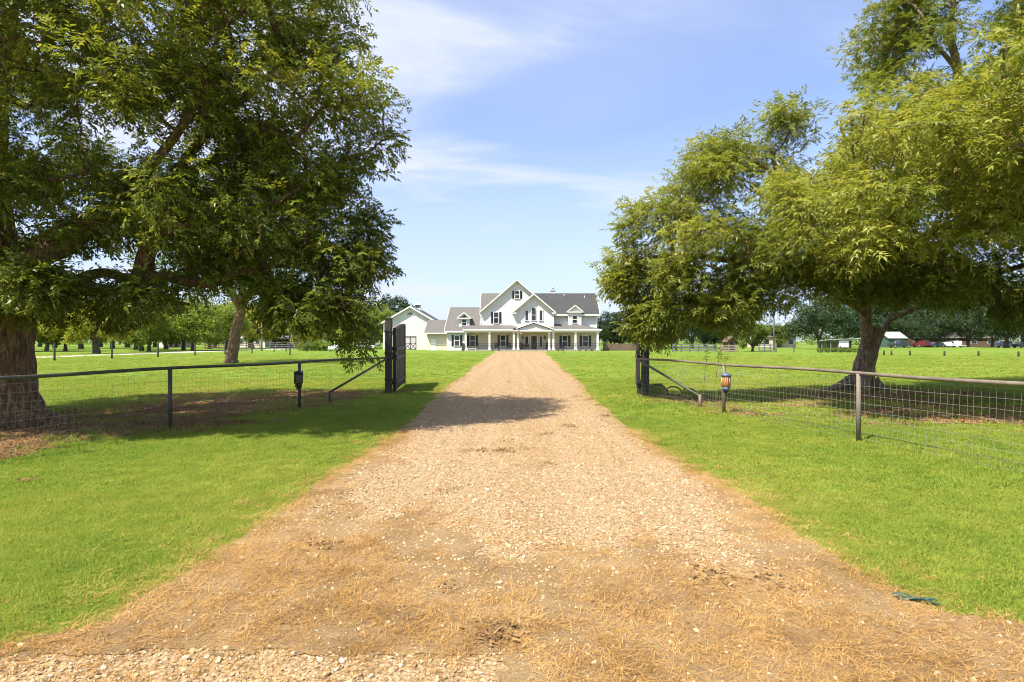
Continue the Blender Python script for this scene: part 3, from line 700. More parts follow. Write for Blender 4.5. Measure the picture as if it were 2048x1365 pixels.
# low iron fence across the front of the porch
ify = 96.3
fe = thing('yard_fence', 'low black iron yard fence across the front of the porch', 'fence', (4.8, ify, 0))
ix0, ix1 = X(957, ify), X(1206, ify); npn = 9
for k in range(npn+1):
    xx = ix0 + (ix1-ix0)*k/npn; hb().box(xx-.025, xx+.025, ify-.025, ify+.025, 0, 1.38).build('post', M['iron'], fe)
for zz_ in (1.32, .95, .16): hb().box(ix0, ix1, ify-.012, ify+.012, zz_-.016, zz_+.016).build('rail', M['iron'], fe)
m = hb()
for k in range(1, 170):
    xx = ix0 + (ix1-ix0)*k/170; m.box(xx-.004, xx+.004, ify-.004, ify+.004, .16, 1.32)
tag(m.build('pickets', M['iron'], fe), kind='stuff')
dg = thing('side_gate', 'dark brown wooden gate at the left end of the porch', 'gate', (X(926, 97.6), 97.6, 0))
for k in range(4): xx = X(923.2, 97.6) + k*.135; hb().box(xx, xx+.125, 97.58, 97.62, .06, 1.36).build('board', M['gate_wood'], dg)
for zz_ in (.35, 1.1): hb().box(X(923.2, 97.6), X(929.5, 97.6), 97.62, 97.67, zz_, zz_+.1).build('rail', M['gate_wood'], dg)

# ------------------------------------------------------------------ entrance: posts, gate leaves, wing fences
def timber_post(x, d, w, h, label, mat):
    t = MB(); n = 10
    pts = [(x + .006*math.sin(k*1.7), d + .005*math.cos(k*2.1), h*k/n) for k in range(n+1)]
    t.box(x-w/2, x+w/2, d-w/2, d+w/2, -.05, h)
    o = t.build('gate_post', mat, None, bevel=.018, base=Vector((x, d, 0)))
    b = tag(o, label, 'post')
    hb().add([(x-w/2-.02, d-w/2-.02, h), (x+w/2+.02, d-w/2-.02, h), (x+w/2+.02, d+w/2+.02, h), (x-w/2-.02, d+w/2+.02, h), (x, d, h+.09)], [(0,1,4),(1,2,4),(2,3,4),(3,0,4),(3,2,1,0)]).build('cap', mat, o)
    for zz_ in (.45, 1.3, 2.0):
        hb().box(x-w/2-.012, x+w/2+.012, d-w/2-.012, d+w/2+.012, zz_, zz_+.05).build('strap', M['iron'], o)
    return o
lpx, lpd = X(777.5, 18.5), 18.5; rpx, rpd = X(1290, 17.9), 17.9
timber_post(lpx, lpd, .21, 2.45, 'dark square timber gate post under the big tree, beside the open plank gate', M['post_wood'])
timber_post(rpx, rpd, .22, 2.50, 'dark square timber gate post under the leafy branches right of the driveway', M['post_wood'])
def gate_leaf(a, b, h0, h1, label, zlift=.10):
    a = Vector((*a, 0)); b = Vector((*b, 0)); t = (b-a).normalized(); Ln = (b-a).length
    g = thing('gate_leaf', label, 'gate', a)
    top = lambda s: h0 + (h1-h0) * math.sin(min(1, s/Ln) * math.pi/2)
    P = lambda s, z, off=0: a + t*s + Vector((0, 0, z)) + Vector((-t.y, t.x, 0))*off
    nb = 24
    for k in range(nb):
        s0 = Ln*k/nb + .008; s1 = Ln*(k+1)/nb - .008; off = .012*math.sin(k*2.3)*.3
        z0 = zlift + .015*math.sin(k*1.9)
        n = Vector((-t.y, t.x, 0))*.016
        vs_ = []
        for sgn in (-1, 1):
            for s, z in ((s0, z0), (s1, z0), (s1, top(s1)-.06), (s0, top(s0)-.06)): vs_.append(P(s, z, off) + n*sgn)
        bm = hb().add(vs_, [(0,1,2,3),(7,6,5,4),(0,4,5,1),(1,5,6,2),(2,6,7,3),(3,7,4,0)])
        bm.build('board', M['gate_wood_brown'] if k % 5 in (1, 4) or k > 19 else M['gate_wood'], g)
    for s in (.05, Ln-.05): hb().bar(P(s, zlift-.03), P(s, top(s)), .10, .11, up=(t.x, t.y, 0)).build('stile', M['gate_wood'], g)
    for z in (.36, 1.18, 1.47):
        for off in (-.045, .045):
            hb().bar(P(.03, z, off), P(Ln-.03, z, off), .05, .13).build('rail', M['gate_wood_brown'] if z > 1 else M['gate_wood'], g)
    pts = [P(Ln*k/12, top(Ln*k/12)-.02) for k in range(13)]
    m = hb()
    for k in range(12): m.bar(pts[k], pts[k+1], .09, .09)
    m.build('arched_top_rail', M['gate_wood_brown'], g)
    for z in (.4, 1.3, 1.95): hb().bar(P(-.1, z), P(.35, z), .11, .05).build('hinge', M['iron'], g)
    return g
gate_leaf((lpx+.17, lpd+.08), (X(808.8, 22.2), 22.2), 2.12, 2.36, 'dark plank gate leaf with arched top, swung open beside the white garage view')
gate_leaf((rpx-.19, rpd+.06), (X(1274, 21.8), 21.8), 2.12, 2.36, 'brown plank gate leaf seen edge on, swung open behind the right gate post')

def wire_fence(fn, d0, d1, posts, gate, label, pipe, wire, hz, peg):
    f = thing('wire_fence', label, 'fence', (fn(d0), d0, 0))
    for d in posts:
        hb().tube([(fn(d), d, -.05), (fn(d), d, hz+.02)], .038, 10).build('post', pipe, f)
    rail = [(fn(d), d, hz + .03 + .012*math.sin(d*1.3)) for d in np.linspace(d0, d1, 24)]
    hb().tube(rail, .031, 10).build('top_rail', pipe, f)
    gx_, gd_ = gate
    hb().tube([(fn(d1), d1, hz-.02), (fn(peg), peg, .32)], .034, 8).build('brace', M['fence_pipe_dark'], f)
    hb().tube([(fn(peg), peg, -.05), (fn(peg), peg, .36)], .04, 8).build('brace_peg', pipe, f)
    m = hb(); Ln = math.hypot(fn(d1)-fn(d0), d1-d0)
    sg = 1 if fn(d0) > 0 else -1
    def pt(s, z):
        d = d0 + (d1-d0)*s/Ln
        sag = .02*math.sin(d*2.1+z*3) + .012*math.sin(d*5.3+z*7)
        return (fn(d) + sag + .045*sg, d, z)
    n = int(Ln/.10)
    for i in range(n+1):
        s = min(Ln, i*.10 + .008*math.sin(i*2.2)); m.tube([pt(s, z) for z in (.02, .3, .6, .9, 1.1)], .0015, 4, False)
    for z in (.04, .15, .27, .39, .52, .66, .80, .95, 1.09):
        m.tube([pt(s, z + .008*math.sin(s*1.9+z*5)) for s in np.linspace(0, Ln, int(Ln/.35))], .0018, 4, False)
    tag(m.build('wire_mesh', wire, f), kind='stuff')
    return f
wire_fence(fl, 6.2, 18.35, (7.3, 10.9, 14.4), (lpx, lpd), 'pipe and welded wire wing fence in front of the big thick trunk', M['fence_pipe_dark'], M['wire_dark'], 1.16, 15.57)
wire_fence(fr, 5.6, 17.7, (6.0, 9.75, 13.45), (rpx, rpd), 'pipe and welded wire wing fence in front of the leaning trunk', M['fence_pipe'], M['wire'], 1.14, 14.43)

# cylindrical lamps on the middle fence posts
def post_lamp(x, d, label, cap, body, rib, base):
    t = thing('post_lamp', label, 'lamp', (x, d, .5))
    y = d
    hb().lathe([(.04, .97), (.105, .95), (.12, .92), (.115, .885), (.095, .88)], (x, y, 0), 16).build('cap', cap, t)
    hb().lathe([(.088, .65), (.095, .68), (.095, .86), (.088, .88)], (x, y, 0), 16).build('body', body, t)
    for k in range(12):
        a = 2*math.pi*k/12; hb().tube([(x+.1*math.cos(a), y+.1*math.sin(a), .65), (x+.103*math.cos(a), y+.103*math.sin(a), .88)], .008, 5).build('rib', rib, t)
    hb().lathe([(.04, .56), (.085, .565), (.09, .60), (.08, .65), (.04, .66)], (x, y, 0), 16).build('base', base, t)
    hb().box(x-.05, x+.05, y-.02, y+.06, .5, .57).build('bracket', M['iron'], t)
    return t
post_lamp(fr(13.45)+.03, 13.40, 'cylindrical post lamp with blue grey cap and ribbed amber body on the tan pipe fence', M['lamp_cap'], M['lamp_amber'], M['lamp_rib'], M['lamp_cap'])
post_lamp(fl(14.4)-.01, 14.36, 'shaded cylindrical post lamp with dark cap and olive body on the dark pipe fence', M['lamp_cap_shaded'], M['lamp_body_shaded'], M['fence_pipe_dark'], M['lamp_cap_shaded'])  # same lamp as on the right fence, shade painted into its colours

# rusty tines by the right gate post
for k, (dx, dd, sc_) in enumerate(((.35, -.15, 1.0), (.8, -.3, .85), (1.2, -.55, .75))):
    xb, db = rpx + dx, rpd + dd
    m = hb().tube([(xb + .32*sc_*math.cos(a), db - .1*math.cos(a), .02 + .34*sc_*math.sin(a)) for a in np.linspace(-.1, 2.3, 10)], [.03*sc_]*9 + [.012], 8)
    tag(m.build('rusty_tine', M['rust'], None, base=Vector((xb, db, 0))), ['largest curved rusty iron tine against the right gate post', 'middle one of the curved rusty tines near the right gate post', 'smallest curved rusty tine, farthest from the right gate post'][k], 'tine', 'rusty tines')
# scrap of green plastic in the grass edge
xs_, ds_ = X(1826, D(1207)), D(1207)
sp_ = thing('plastic_scrap', 'crumpled strip of dark green plastic on the edge of the dry grass', 'plastic', (xs_, ds_, 0))
for k in range(3):
    V = []; Q = []
    for i in range(9):
        u = i/8; c = Vector((xs_-.10+.21*u+.006*k, ds_+.055-.10*u - .016*k, .035 + .012*math.sin(u*7+k*2)))
        V += [c + Vector((.004, .007, .004)), c - Vector((.004, .007, -.002))]
    for i in range(8): Q.append((2*i, 2*i+2, 2*i+3, 2*i+1))
    o = MB().add(V, Q, True).build('strand', M['scrap'], sp_); o.modifiers.new('t', 'SOLIDIFY').thickness = .003

# ------------------------------------------------------------------ trees
def crown_points(ells, n, mind, rng, gaps=(), core=0.35, sized=False):
    """n points in a union of ellipsoids, thinned in the middle, kept mind apart; gaps: photo circles left open"""
    E = np.array(ells, float); c, r = E[:, :3], E[:, 3:]
    vol = r.prod(1) ** 0.47 + .09; out = np.zeros((0, 3)); own = []; tries = 0
    while len(out) < n and tries < 60:
        tries += 1
        k = rng.choice(len(E), 600, p=vol/vol.sum()); u = rng.normal(size=(600, 3)); u /= np.linalg.norm(u, axis=1)[:, None]
        p = c[k] + u * r[k] * (rng.uniform(0, 1, 600) ** 0.42)[:, None]
        q = np.linalg.norm((p[:, None] - c[None]) / r[None], axis=2).min(1)
        ok = (q > 0.6) | (rng.uniform(size=600) < core)
        px = CX + p[:, 0] / p[:, 1] * F; py = CY - (p[:, 2] - HC) / p[:, 1] * F
        for (gx_, gy_, gr_) in gaps: ok &= np.hypot(px - gx_, py - gy_) > gr_
        sz = np.clip(r[k].min(1)/.75, .3, 1.0)
        for q_, s_ in zip(p[ok], sz[ok]):
            if len(out) >= n: break
            if len(out) == 0 or np.min(((out - q_) ** 2).sum(1)) > (mind * s_) ** 2: out = np.vstack([out, q_]); own.append(s_)
    return (out, np.array(own)) if sized else out

def boughs(ells, nb, mind, sub, rb, rng, gaps=(), core=.3):
    """clumped crown: bough centres, each with sub leaf clusters in a flattened mound"""
    c, osz = crown_points(ells, nb, mind, rng, gaps, core, True)
    u = rng.normal(size=(len(c)*sub, 3)); u /= np.linalg.norm(u, axis=1)[:, None]
    size = np.repeat(rng.uniform(.65, 1.25, len(c))*osz, sub)
    p = np.repeat(c, sub, 0) + u*(rb*size*rng.uniform(.25, 1, len(u))**.5)[:, None]*np.array([1, 1, .55])
    px = CX + p[:, 0]/p[:, 1]*F; py = CY - (p[:, 2]-HC)/p[:, 1]*F; ok = np.ones(len(p), bool)
    for gx_, gy_, gr_ in gaps: ok &= np.hypot(px-gx_, py-gy_) > gr_
    return p[ok], np.repeat(rng.normal(size=len(c)), sub)[ok]

def grow(limbs, targets, rng, step=0.32, r_tip=0.010, expo=0.46):
    """limbs: list of (points, radii). Returns list of branch chains (points, radii) reaching every target from the limbs."""
    pos = []; par = []; rad = []
    for pts, rr in limbs:
        P = [Vector(p) for p in pts]; first = True
        for i in range(len(P)-1):
            m = max(1, int((P[i+1]-P[i]).length / step))
            for k in range(m):
                pos.append(P[i].lerp(P[i+1], k/m)); par.append(-1); rad.append(rr[i] + (rr[i+1]-rr[i])*k/m)
        pos.append(P[-1]); par.append(-1); rad.append(rr[-1])
    A = np.zeros((len(pos) + len(targets)*14, 3)); nA = len(pos); A[:nA] = [tuple(p) for p in pos]
    par = list(par); nlimb = nA; chains = []
    T = np.array(targets); d0 = np.array([np.min(((A[:nA] - t) ** 2).sum(1)) for t in T]); order = np.argsort(d0)
    for ti in order:
        t = T[ti]; dv = A[:nA] - t; ds_ = np.sqrt((dv ** 2).sum(1))
        cost = ds_ + np.maximum(0, A[:nA, 2] - t[2]) * 0.35
        k = int(np.argmin(cost)); a = A[k]; L_ = ds_[k]
        m = max(2, min(13, int(L_/step)+1)); mid = (a + t)/2 + np.array([rng.normal()*.12*L_, rng.normal()*.12*L_, .12*L_])
        ids = [k]; prev = k
        for j in range(1, m+1):
            s = j/m; p = (1-s)**2*a + 2*s*(1-s)*mid + s*s*t + rng.normal(size=3)*.025*(j < m)
            A[nA] = p; par.append(prev); prev = nA; ids.append(nA); nA += 1
        chains.append(ids)
    cnt = np.zeros(nA)
    for ids in chains: cnt[ids[-1]] += 1
    for i in range(nA-1, nlimb-1, -1):
        if par[i] >= 0: cnt[par[i]] += cnt[i]
    out = []
    for ids in chains:
        rr = [r_tip * max(1, cnt[i]) ** expo for i in ids]
        if ids[0] < nlimb: rr[0] = min(rr[1] * 1.25, rad[ids[0]] * .9)
        else: rr[0] = min(rr[0], rr[1]*1.3)
        out.append(([tuple(A[i]) for i in ids], rr))
    return out

def pecan_leaves(centers, K, R, rng, centre, L=.28, ll=.12, lw=.034, pairs=4, droop=.35, tint=None, flat=.8):
    """compound leaves: N rachises each with pairs*2+1 leaflets, drooping from twigs around every cluster centre"""
    Mn = len(centers); c = np.repeat(centers, K, 0); N = len(c)
    u = rng.normal(size=(N, 3)); u /= np.linalg.norm(u, axis=1)[:, None]
    b = c + u * (R * rng.uniform(.1, 1, N) ** .6)[:, None] * np.array([1, 1, flat])
    o = c - np.array(centre); o /= np.linalg.norm(o, axis=1)[:, None] + 1e-6
    d = u * .75 + o * .45 + rng.normal(size=(N, 3)) * .35; d[:, 2] -= droop; d /= np.linalg.norm(d, axis=1)[:, None]
    up = np.array([0, 0, 1.0]) + rng.normal(size=(N, 3)) * .35
    S = np.cross(d, up); S /= np.linalg.norm(S, axis=1)[:, None] + 1e-6
    Lr = L * rng.uniform(.65, 1.25, N); n = pairs*2+1
    ctint = np.repeat(rng.uniform(0, 1, Mn) if tint is None else tint, K)
    lt = np.clip(.50*ctint + .5*rng.uniform(0, 1, N), 0, 1)
    Vs = []; At = []
    for i in range(n):
        s = min(1.0, (i//2 + 1) / (pairs+.0)) if i < n-1 else 1.0
        sd = (1 if i % 2 == 0 else -1) if i < n-1 else 0
        p0 = b + d*(Lr*s)[:, None]; p0[:, 2] -= .14*Lr*s*s
        ld = d*(.55 if sd else 1.0) + S*(.85*sd) + rng.normal(size=(N, 3))*.22; ld[:, 2] -= .20 + .3*droop; ld /= np.linalg.norm(ld, axis=1)[:, None]
        nr = up + rng.normal(size=(N, 3))*.35; w = np.cross(ld, nr); w /= np.linalg.norm(w, axis=1)[:, None] + 1e-6
        nn = np.cross(w, ld)
        le = (ll * rng.uniform(.7, 1.2, N) * (.75 + .35*s))[:, None]; wd = (lw * rng.uniform(.8, 1.2, N))[:, None] / 2
        m1 = p0 + ld*le*.42 - nn*le*.0
        tip = p0 + ld*le - nn*le*.16
        q = np.stack([p0, m1 + w*wd + nn*wd*.35, tip, m1 - w*wd + nn*wd*.35], 1)
        Vs.append(q); At.append(np.repeat(np.clip(lt + rng.normal(size=N)*.07, 0, 1), 4))
    V = np.concatenate([v.reshape(-1, 3) for v in Vs]); a = np.concatenate(At)
    return V, np.arange(len(V)).reshape(-1, 4), a

def simple_leaves(centers, K, R, rng, size=.2, flat=.8, tint=None):
    Mn = len(centers); c = np.repeat(centers, K, 0); N = len(c)
    u = rng.normal(size=(N, 3)); u /= np.linalg.norm(u, axis=1)[:, None]
    b = c + u * (R*rng.uniform(.05, 1, N)**.55)[:, None]*np.array([1, 1, flat])
    d = u*.7 + rng.normal(size=(N, 3))*.6; d[:, 2] -= .3; d /= np.linalg.norm(d, axis=1)[:, None]
    nr = np.array([0, 0, 1.0]) + rng.normal(size=(N, 3))*.6; w = np.cross(d, nr); w /= np.linalg.norm(w, axis=1)[:, None] + 1e-6
    s = (size*rng.uniform(.6, 1.3, N))[:, None]
    V = np.stack([b, b + d*s*.5 + w*s*.27, b + d*s, b + d*s*.5 - w*s*.27], 1).reshape(-1, 3)
    ct = np.repeat(rng.uniform(0, 1, Mn) if tint is None else tint, K)
    return V, np.arange(len(V)).reshape(-1, 4), np.repeat(np.clip(.5*ct + .5*rng.uniform(0, 1, N), 0, 1), 4)

def branches_obj(chains, mat, parent, n=6):
    m = MB()
    for pts, rr in chains: m.tube(pts, rr, n if max(rr) > .03 else 4, False)
    return tag(m.build('branches', mat, parent), kind='stuff')

def limb_mesh(name, pts, rr, mat, parent, n=14, bmp=.06, sub=4):
    """smooth swept limb: Catmull-Rom through the given points"""
    P = [Vector(p) for p in pts]; Q = []; R_ = []
    for i in range(len(P)-1):
        p0, p1, p2, p3 = P[max(i-1, 0)], P[i], P[i+1], P[min(i+2, len(P)-1)]
        for k in range(sub):
            t = k/sub
            Q.append(.5*((2*p1) + (p2-p0)*t + (2*p0-5*p1+4*p2-p3)*t*t + (3*p1-p0-3*p2+p3)*t**3)); R_.append(rr[i] + (rr[i+1]-rr[i])*t)
    Q.append(P[-1]); R_.append(rr[-1])
    return MB().tube(Q, R_, n, True, bmp).build(name, mat, parent)

# ---- big tree left of the gate
def pxl(px, py, d): return (X(px, d), d, Z(py, d))
r1 = np.random.default_rng(21)
T1 = (-10.3, 11.4, 0)
big = thing('pecan_tree', 'huge spreading dark green tree with thick trunk behind the wire fence', 'tree', T1)
trunk1 = [(-10.3, 11.4, -.1), (-10.3, 11.4, .25), (-10.3, 11.4, .8), (-10.3, 11.4, 1.6), (-10.32, 11.45, 2.4), (-10.38, 11.5, 3.2)]
limb_mesh('trunk', trunk1, [.92, .74, .62, .57, .56, .55], M['bark_brown'], big, 26, .07, 5)
for a in (0.2, 1.3, 2.6, 3.9, 5.2):
    limb_mesh('root', [(-10.3+.45*math.cos(a), 11.4+.45*math.sin(a), .36), (-10.3+.85*math.cos(a), 11.4+.85*math.sin(a), .10), (-10.3+1.3*math.cos(a+.15), 11.4+1.5*math.sin(a+.15), -.08)], [.30, .2, .08], M['bark_brown'], big, 10, .05)
limbsL = [
    ([(-10.3, 11.45, 2.9), (-10.9, 11.8, 4.6), (-11.2, 12.2, 6.6), (-11.0, 12.4, 9.0), (-10.6, 12.4, 11.2)], [.48, .40, .30, .20, .08]),
    ([pxl(2, 566, 11.2), pxl(47, 524, 10.9), pxl(94, 512, 10.7), pxl(150, 486, 10.5), pxl(240, 400, 10.4), pxl(330, 300, 10.4), pxl(400, 190, 10.5), pxl(440, 60, 10.7)], [.34, .20, .16, .13, .10, .08, .06, .04]),
    ([pxl(0, 590, 11.3), pxl(60, 572, 11.1), pxl(145, 566, 10.95), pxl(192, 582, 10.9), pxl(250, 588, 10.9), pxl(281, 555, 10.9), pxl(297, 500, 10.9), pxl(330, 466, 10.9), pxl(390, 440, 10.9), pxl(470, 425, 10.9), pxl(560, 400, 11.0), pxl(650, 350, 11.0)], [.30, .20, .165, .15, .155, .17, .15, .135, .11, .09, .06, .035]),
    ([pxl(281, 556, 10.9), pxl(352, 556, 10.9), pxl(410, 566, 10.85), pxl(480, 545, 10.9), pxl(560, 530, 11.0), pxl(660, 545, 11.1), pxl(740, 560, 11.1)], [.13, .10, .09, .07, .055, .04, .025]),
    ([pxl(330, 466, 10.9), pxl(338, 410, 10.9), pxl(352, 350, 11.1), pxl(420, 260, 11.3), pxl(520, 170, 11.5), pxl(600, 70, 11.6)], [.12, .11, .10, .08, .05, .03]),
    ([pxl(145, 565, 10.95), pxl(192, 548, 11.1), pxl(235, 552, 11.3), pxl(300, 590, 11.8), pxl(380, 610, 12.4)], [.11, .10, .09, .06, .03]),
    ([(-10.3, 11.4, 3.0), (-12.0, 10.6, 4.6), (-13.8, 10.0, 6.0), (-15.0, 9.6, 7.0)], [.36, .25, .15, .06]),
    ([(-10.3, 11.5, 3.1), (-9.4, 13.4, 4.8), (-8.2, 14.8, 6.2), (-7.0, 15.6, 7.2)], [.32, .22, .14, .05]),
    ([(-10.3, 11.3, 3.1), (-9.6, 9.6, 4.9), (-8.8, 8.6, 6.2), (-8.0, 8.1, 7.6)], [.30, .20, .12, .05]),
]
for pts, rr in limbsL: limb_mesh('limb', pts, rr, M['bark_brown'], big, 12, .06, 5)
ellL = [(-11, 11.6, 8.2, 5.2, 4.6, 5.0), (-8.2, 11.4, 6.6, 2.6, 2.4, 3.0), (-6.0, 11.1, 7.0, 2.8, 2.9, 3.0), (-4.7, 11.1, 6.3, 1.7, 1.8, 1.8), (-5.2, 11.2, 4.5, 2.0, 1.8, 1.6),
        (-3.85, 11.2, 3.6, .9, 1.1, 0.9), (-3.7, 11.1, 2.7, 1.0, .9, .75), (-3.2, 11.0, 2.1, .24, .3, .4), (-8.6, 11.0, 3.0, 1.4, 1.2, .8), (-9.2, 10.4, 3.5, 1.2, .9, .8),
        (-6.6, 10.9, 3.0, 1.5, 1.7, .9), (-5.2, 11.1, 2.8, 1.2, 1.4, .8), (-13.5, 10.5, 5.6, 3.2, 3.0, 2.6), (-7.2, 13.2, 5.6, 2.8, 2.4, 2.6), (-5.4, 11.2, 8.6, 1.9, 2.2, 1.8),
        (-7.6, 10.4, 2.6, 1.3, 1.2, .3), (-9.4, 10.4, 2.7, .8, .7, .3), (-6.2, 10.6, 2.75, 1.3, 1.0, .25), (-4.6, 11.0, 2.5, 1.2, .9, .25), (-3.4, 11.0, 2.5, .4, .4, .4), (-7.6, 10.0, 6.0, 2.6, 1.0, 2.4), (-6.0, 10.2, 4.6, 2.2, .9, 1.6), (-9, 10.0, 4.6, 2.0, 1.0, 1.5), (-3.35, 11.1, 3.9, .5, .6, .5), (-3.15, 11.1, 3.2, .35, .4, .35), (-5.4, 11.0, 2.45, .9, .6, .2), (-4.0, 10.9, 2.35, .6, .5, .2), (-3.05, 10.9, 1.8, .14, .14, .28), (-3.0, 11, 2.5, .4, .4, .3), (-6.9, 10.4, 2.7, .9, .7, .2), (-8.6, 10.4, 2.7, .9, .6, .2), (-3.5, 11.1, 4.9, .5, .6, .5)]
gapsL = [(262, 285, 50), (366, 288, 40), (55, 268, 46), (197, 243, 38), (235, 522, 54), (110, 495, 44), (345, 622, 48), (178, 590, 42), (300, 478, 30), (150, 395, 34), (330, 535, 36), (205, 535, 40), (642, 270, 34), (545, 205, 30), (37, 175, 30), (310, 40, 30), (480, 55, 30), (20, 470, 34), (440, 585, 34), (600, 560, 30), (680, 440, 26), (520, 450, 26), (430, 330, 26), (590, 330, 24), (725, 610, 26), (640, 655, 34), (500, 660, 40), (560, 500, 22), (420, 480, 24), (480, 200, 24), (120, 130, 26), (240, 110, 24), (215, 672, 44), (300, 665, 52), (400, 652, 56), (500, 672, 50), (120, 690, 40), (470, 600, 44)]
ptsL, btL = boughs(ellL, 290, .74, 8, .92, r1, gapsL, .22)
xl = np.array([(-3.2+.02*q, 11.05, 3.3-.3*q) for q in range(5)] + [(-3.05, 10.95, 1.95), (-3.05, 10.9, 1.75), (-3.02, 10.9, 1.6), (-3.25, 10.95, 2.0), (-3.3, 11, 2.4), (-3.1, 11, 2.7), (-3.4, 11, 2.9), (-3.0, 11.1, 3.6), (-2.9, 11.1, 3.4)]) + r1.normal(size=(14, 3))*.04
ptsL = np.vstack([ptsL, xl]); btL = np.append(btL, r1.normal(size=14)*.5)
chL = grow(limbsL + [(trunk1, [.6]*6)], ptsL, r1)
branches_obj(chL, M['bark_brown'], big)
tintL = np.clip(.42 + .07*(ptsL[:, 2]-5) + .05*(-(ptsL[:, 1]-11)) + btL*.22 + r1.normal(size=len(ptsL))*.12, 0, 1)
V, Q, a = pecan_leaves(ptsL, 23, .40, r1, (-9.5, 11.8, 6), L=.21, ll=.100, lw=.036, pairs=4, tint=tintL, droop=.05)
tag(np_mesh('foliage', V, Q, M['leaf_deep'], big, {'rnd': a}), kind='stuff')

# ---- leaning tree right of the gate
r2 = np.random.default_rng(33)
T2 = (12.3, 19.7, 0)
lean = thing('pecan_tree', 'tall yellow green tree with leaning forked trunk behind the right wire fence', 'tree', T2)
trunk2 = [(12.05, 19.7, -.1), (12.1, 19.7, .3), (12.2, 19.68, .9), (12.35, 19.62, 1.6), (12.5, 19.55, 2.2)]
limb_mesh('trunk', trunk2, [.50, .38, .32, .30, .29], M['bark_tan'], lean, 22, .07, 5)
for a, ln in ((3.3, 1.7), (4.4, 1.0), (5.6, 1.1), (1.0, .9), (2.3, .9)):
    limb_mesh('root', [(12.1+.35*math.cos(a), 19.7+.35*math.sin(a), .4), (12.1+.55*ln*math.cos(a), 19.7+.55*ln*math.sin(a), .14), (12.1+ln*math.cos(a), 19.7+ln*math.sin(a), -.06)], [.19, .13, .05], M['bark_tan'], lean, 10, .05)
limbsR = [
    ([(12.3, 19.6, 1.5), pxl(1733, 660, 19.4), pxl(1732, 610, 19.2), pxl(1745, 540, 18.8), pxl(1790, 440, 18.4), pxl(1850, 330, 18.2), pxl(1905, 230, 18.0), pxl(1914, 140, 18.0), pxl(1900, 60, 18.0), (13.9, 17.8, 12.8)], [.22, .19, .18, .17, .16, .15, .14, .12, .09, .05]),
    ([(12.5, 19.6, 1.7), pxl(1757, 680, 19.6), pxl(1778, 640, 19.8), pxl(1840, 560, 20.2), pxl(1930, 460, 20.4), pxl(2030, 330, 20.4), (19.5, 20, 9.8)], [.12, .11, .10, .09, .08, .06, .04]),
    ([pxl(1732, 610, 19.2), pxl(1680, 520, 18.0), pxl(1610, 440, 17.0), pxl(1560, 360, 16.6), pxl(1540, 290, 16.4)], [.18, .15, .12, .08, .04]),
    ([pxl(1731, 622, 19.2), pxl(1650, 575, 17.6), pxl(1560, 540, 16.8), pxl(1450, 520, 16.4), pxl(1350, 510, 16.3), pxl(1270, 520, 16.3)], [.17, .14, .11, .09, .06, .03]),
    ([pxl(1560, 540, 16.8), pxl(1480, 590, 16.4), pxl(1400, 630, 16.3), pxl(1330, 648, 16.2), pxl(1225, 664, 16.2)], [.08, .065, .05, .035, .015]),
    ([pxl(1745, 540, 18.8), pxl(1820, 490, 16.6), pxl(1900, 450, 15.0), pxl(1990, 430, 14.2), pxl(2080, 430, 13.8)], [.18, .15, .12, .08, .04]),
    ([pxl(1790, 440, 18.4), pxl(1740, 370, 17.4), pxl(1700, 300, 17.0), pxl(1680, 250, 16.8)], [.12, .10, .06, .03]),
    ([pxl(1905, 230, 18.0), pxl(1965, 160, 18.4), pxl(2020, 120, 18.6), pxl(2080, 60, 18.8)], [.10, .08, .06, .03]),
    ([pxl(1914, 140, 18.0), pxl(1880, 100, 17.8), pxl(1840, 70, 17.6), pxl(1800, 60, 17.5)], [.08, .06, .05, .02]),
    ([pxl(1778, 640, 19.8), (15.0, 17.6, 3.8), (16.6, 15.6, 4.4), (18, 14.2, 4.6)], [.09, .08, .06, .03]),
]
for pts, rr in limbsR: limb_mesh('limb', pts, rr, M['bark_tan'], lean, 11, .06, 5)
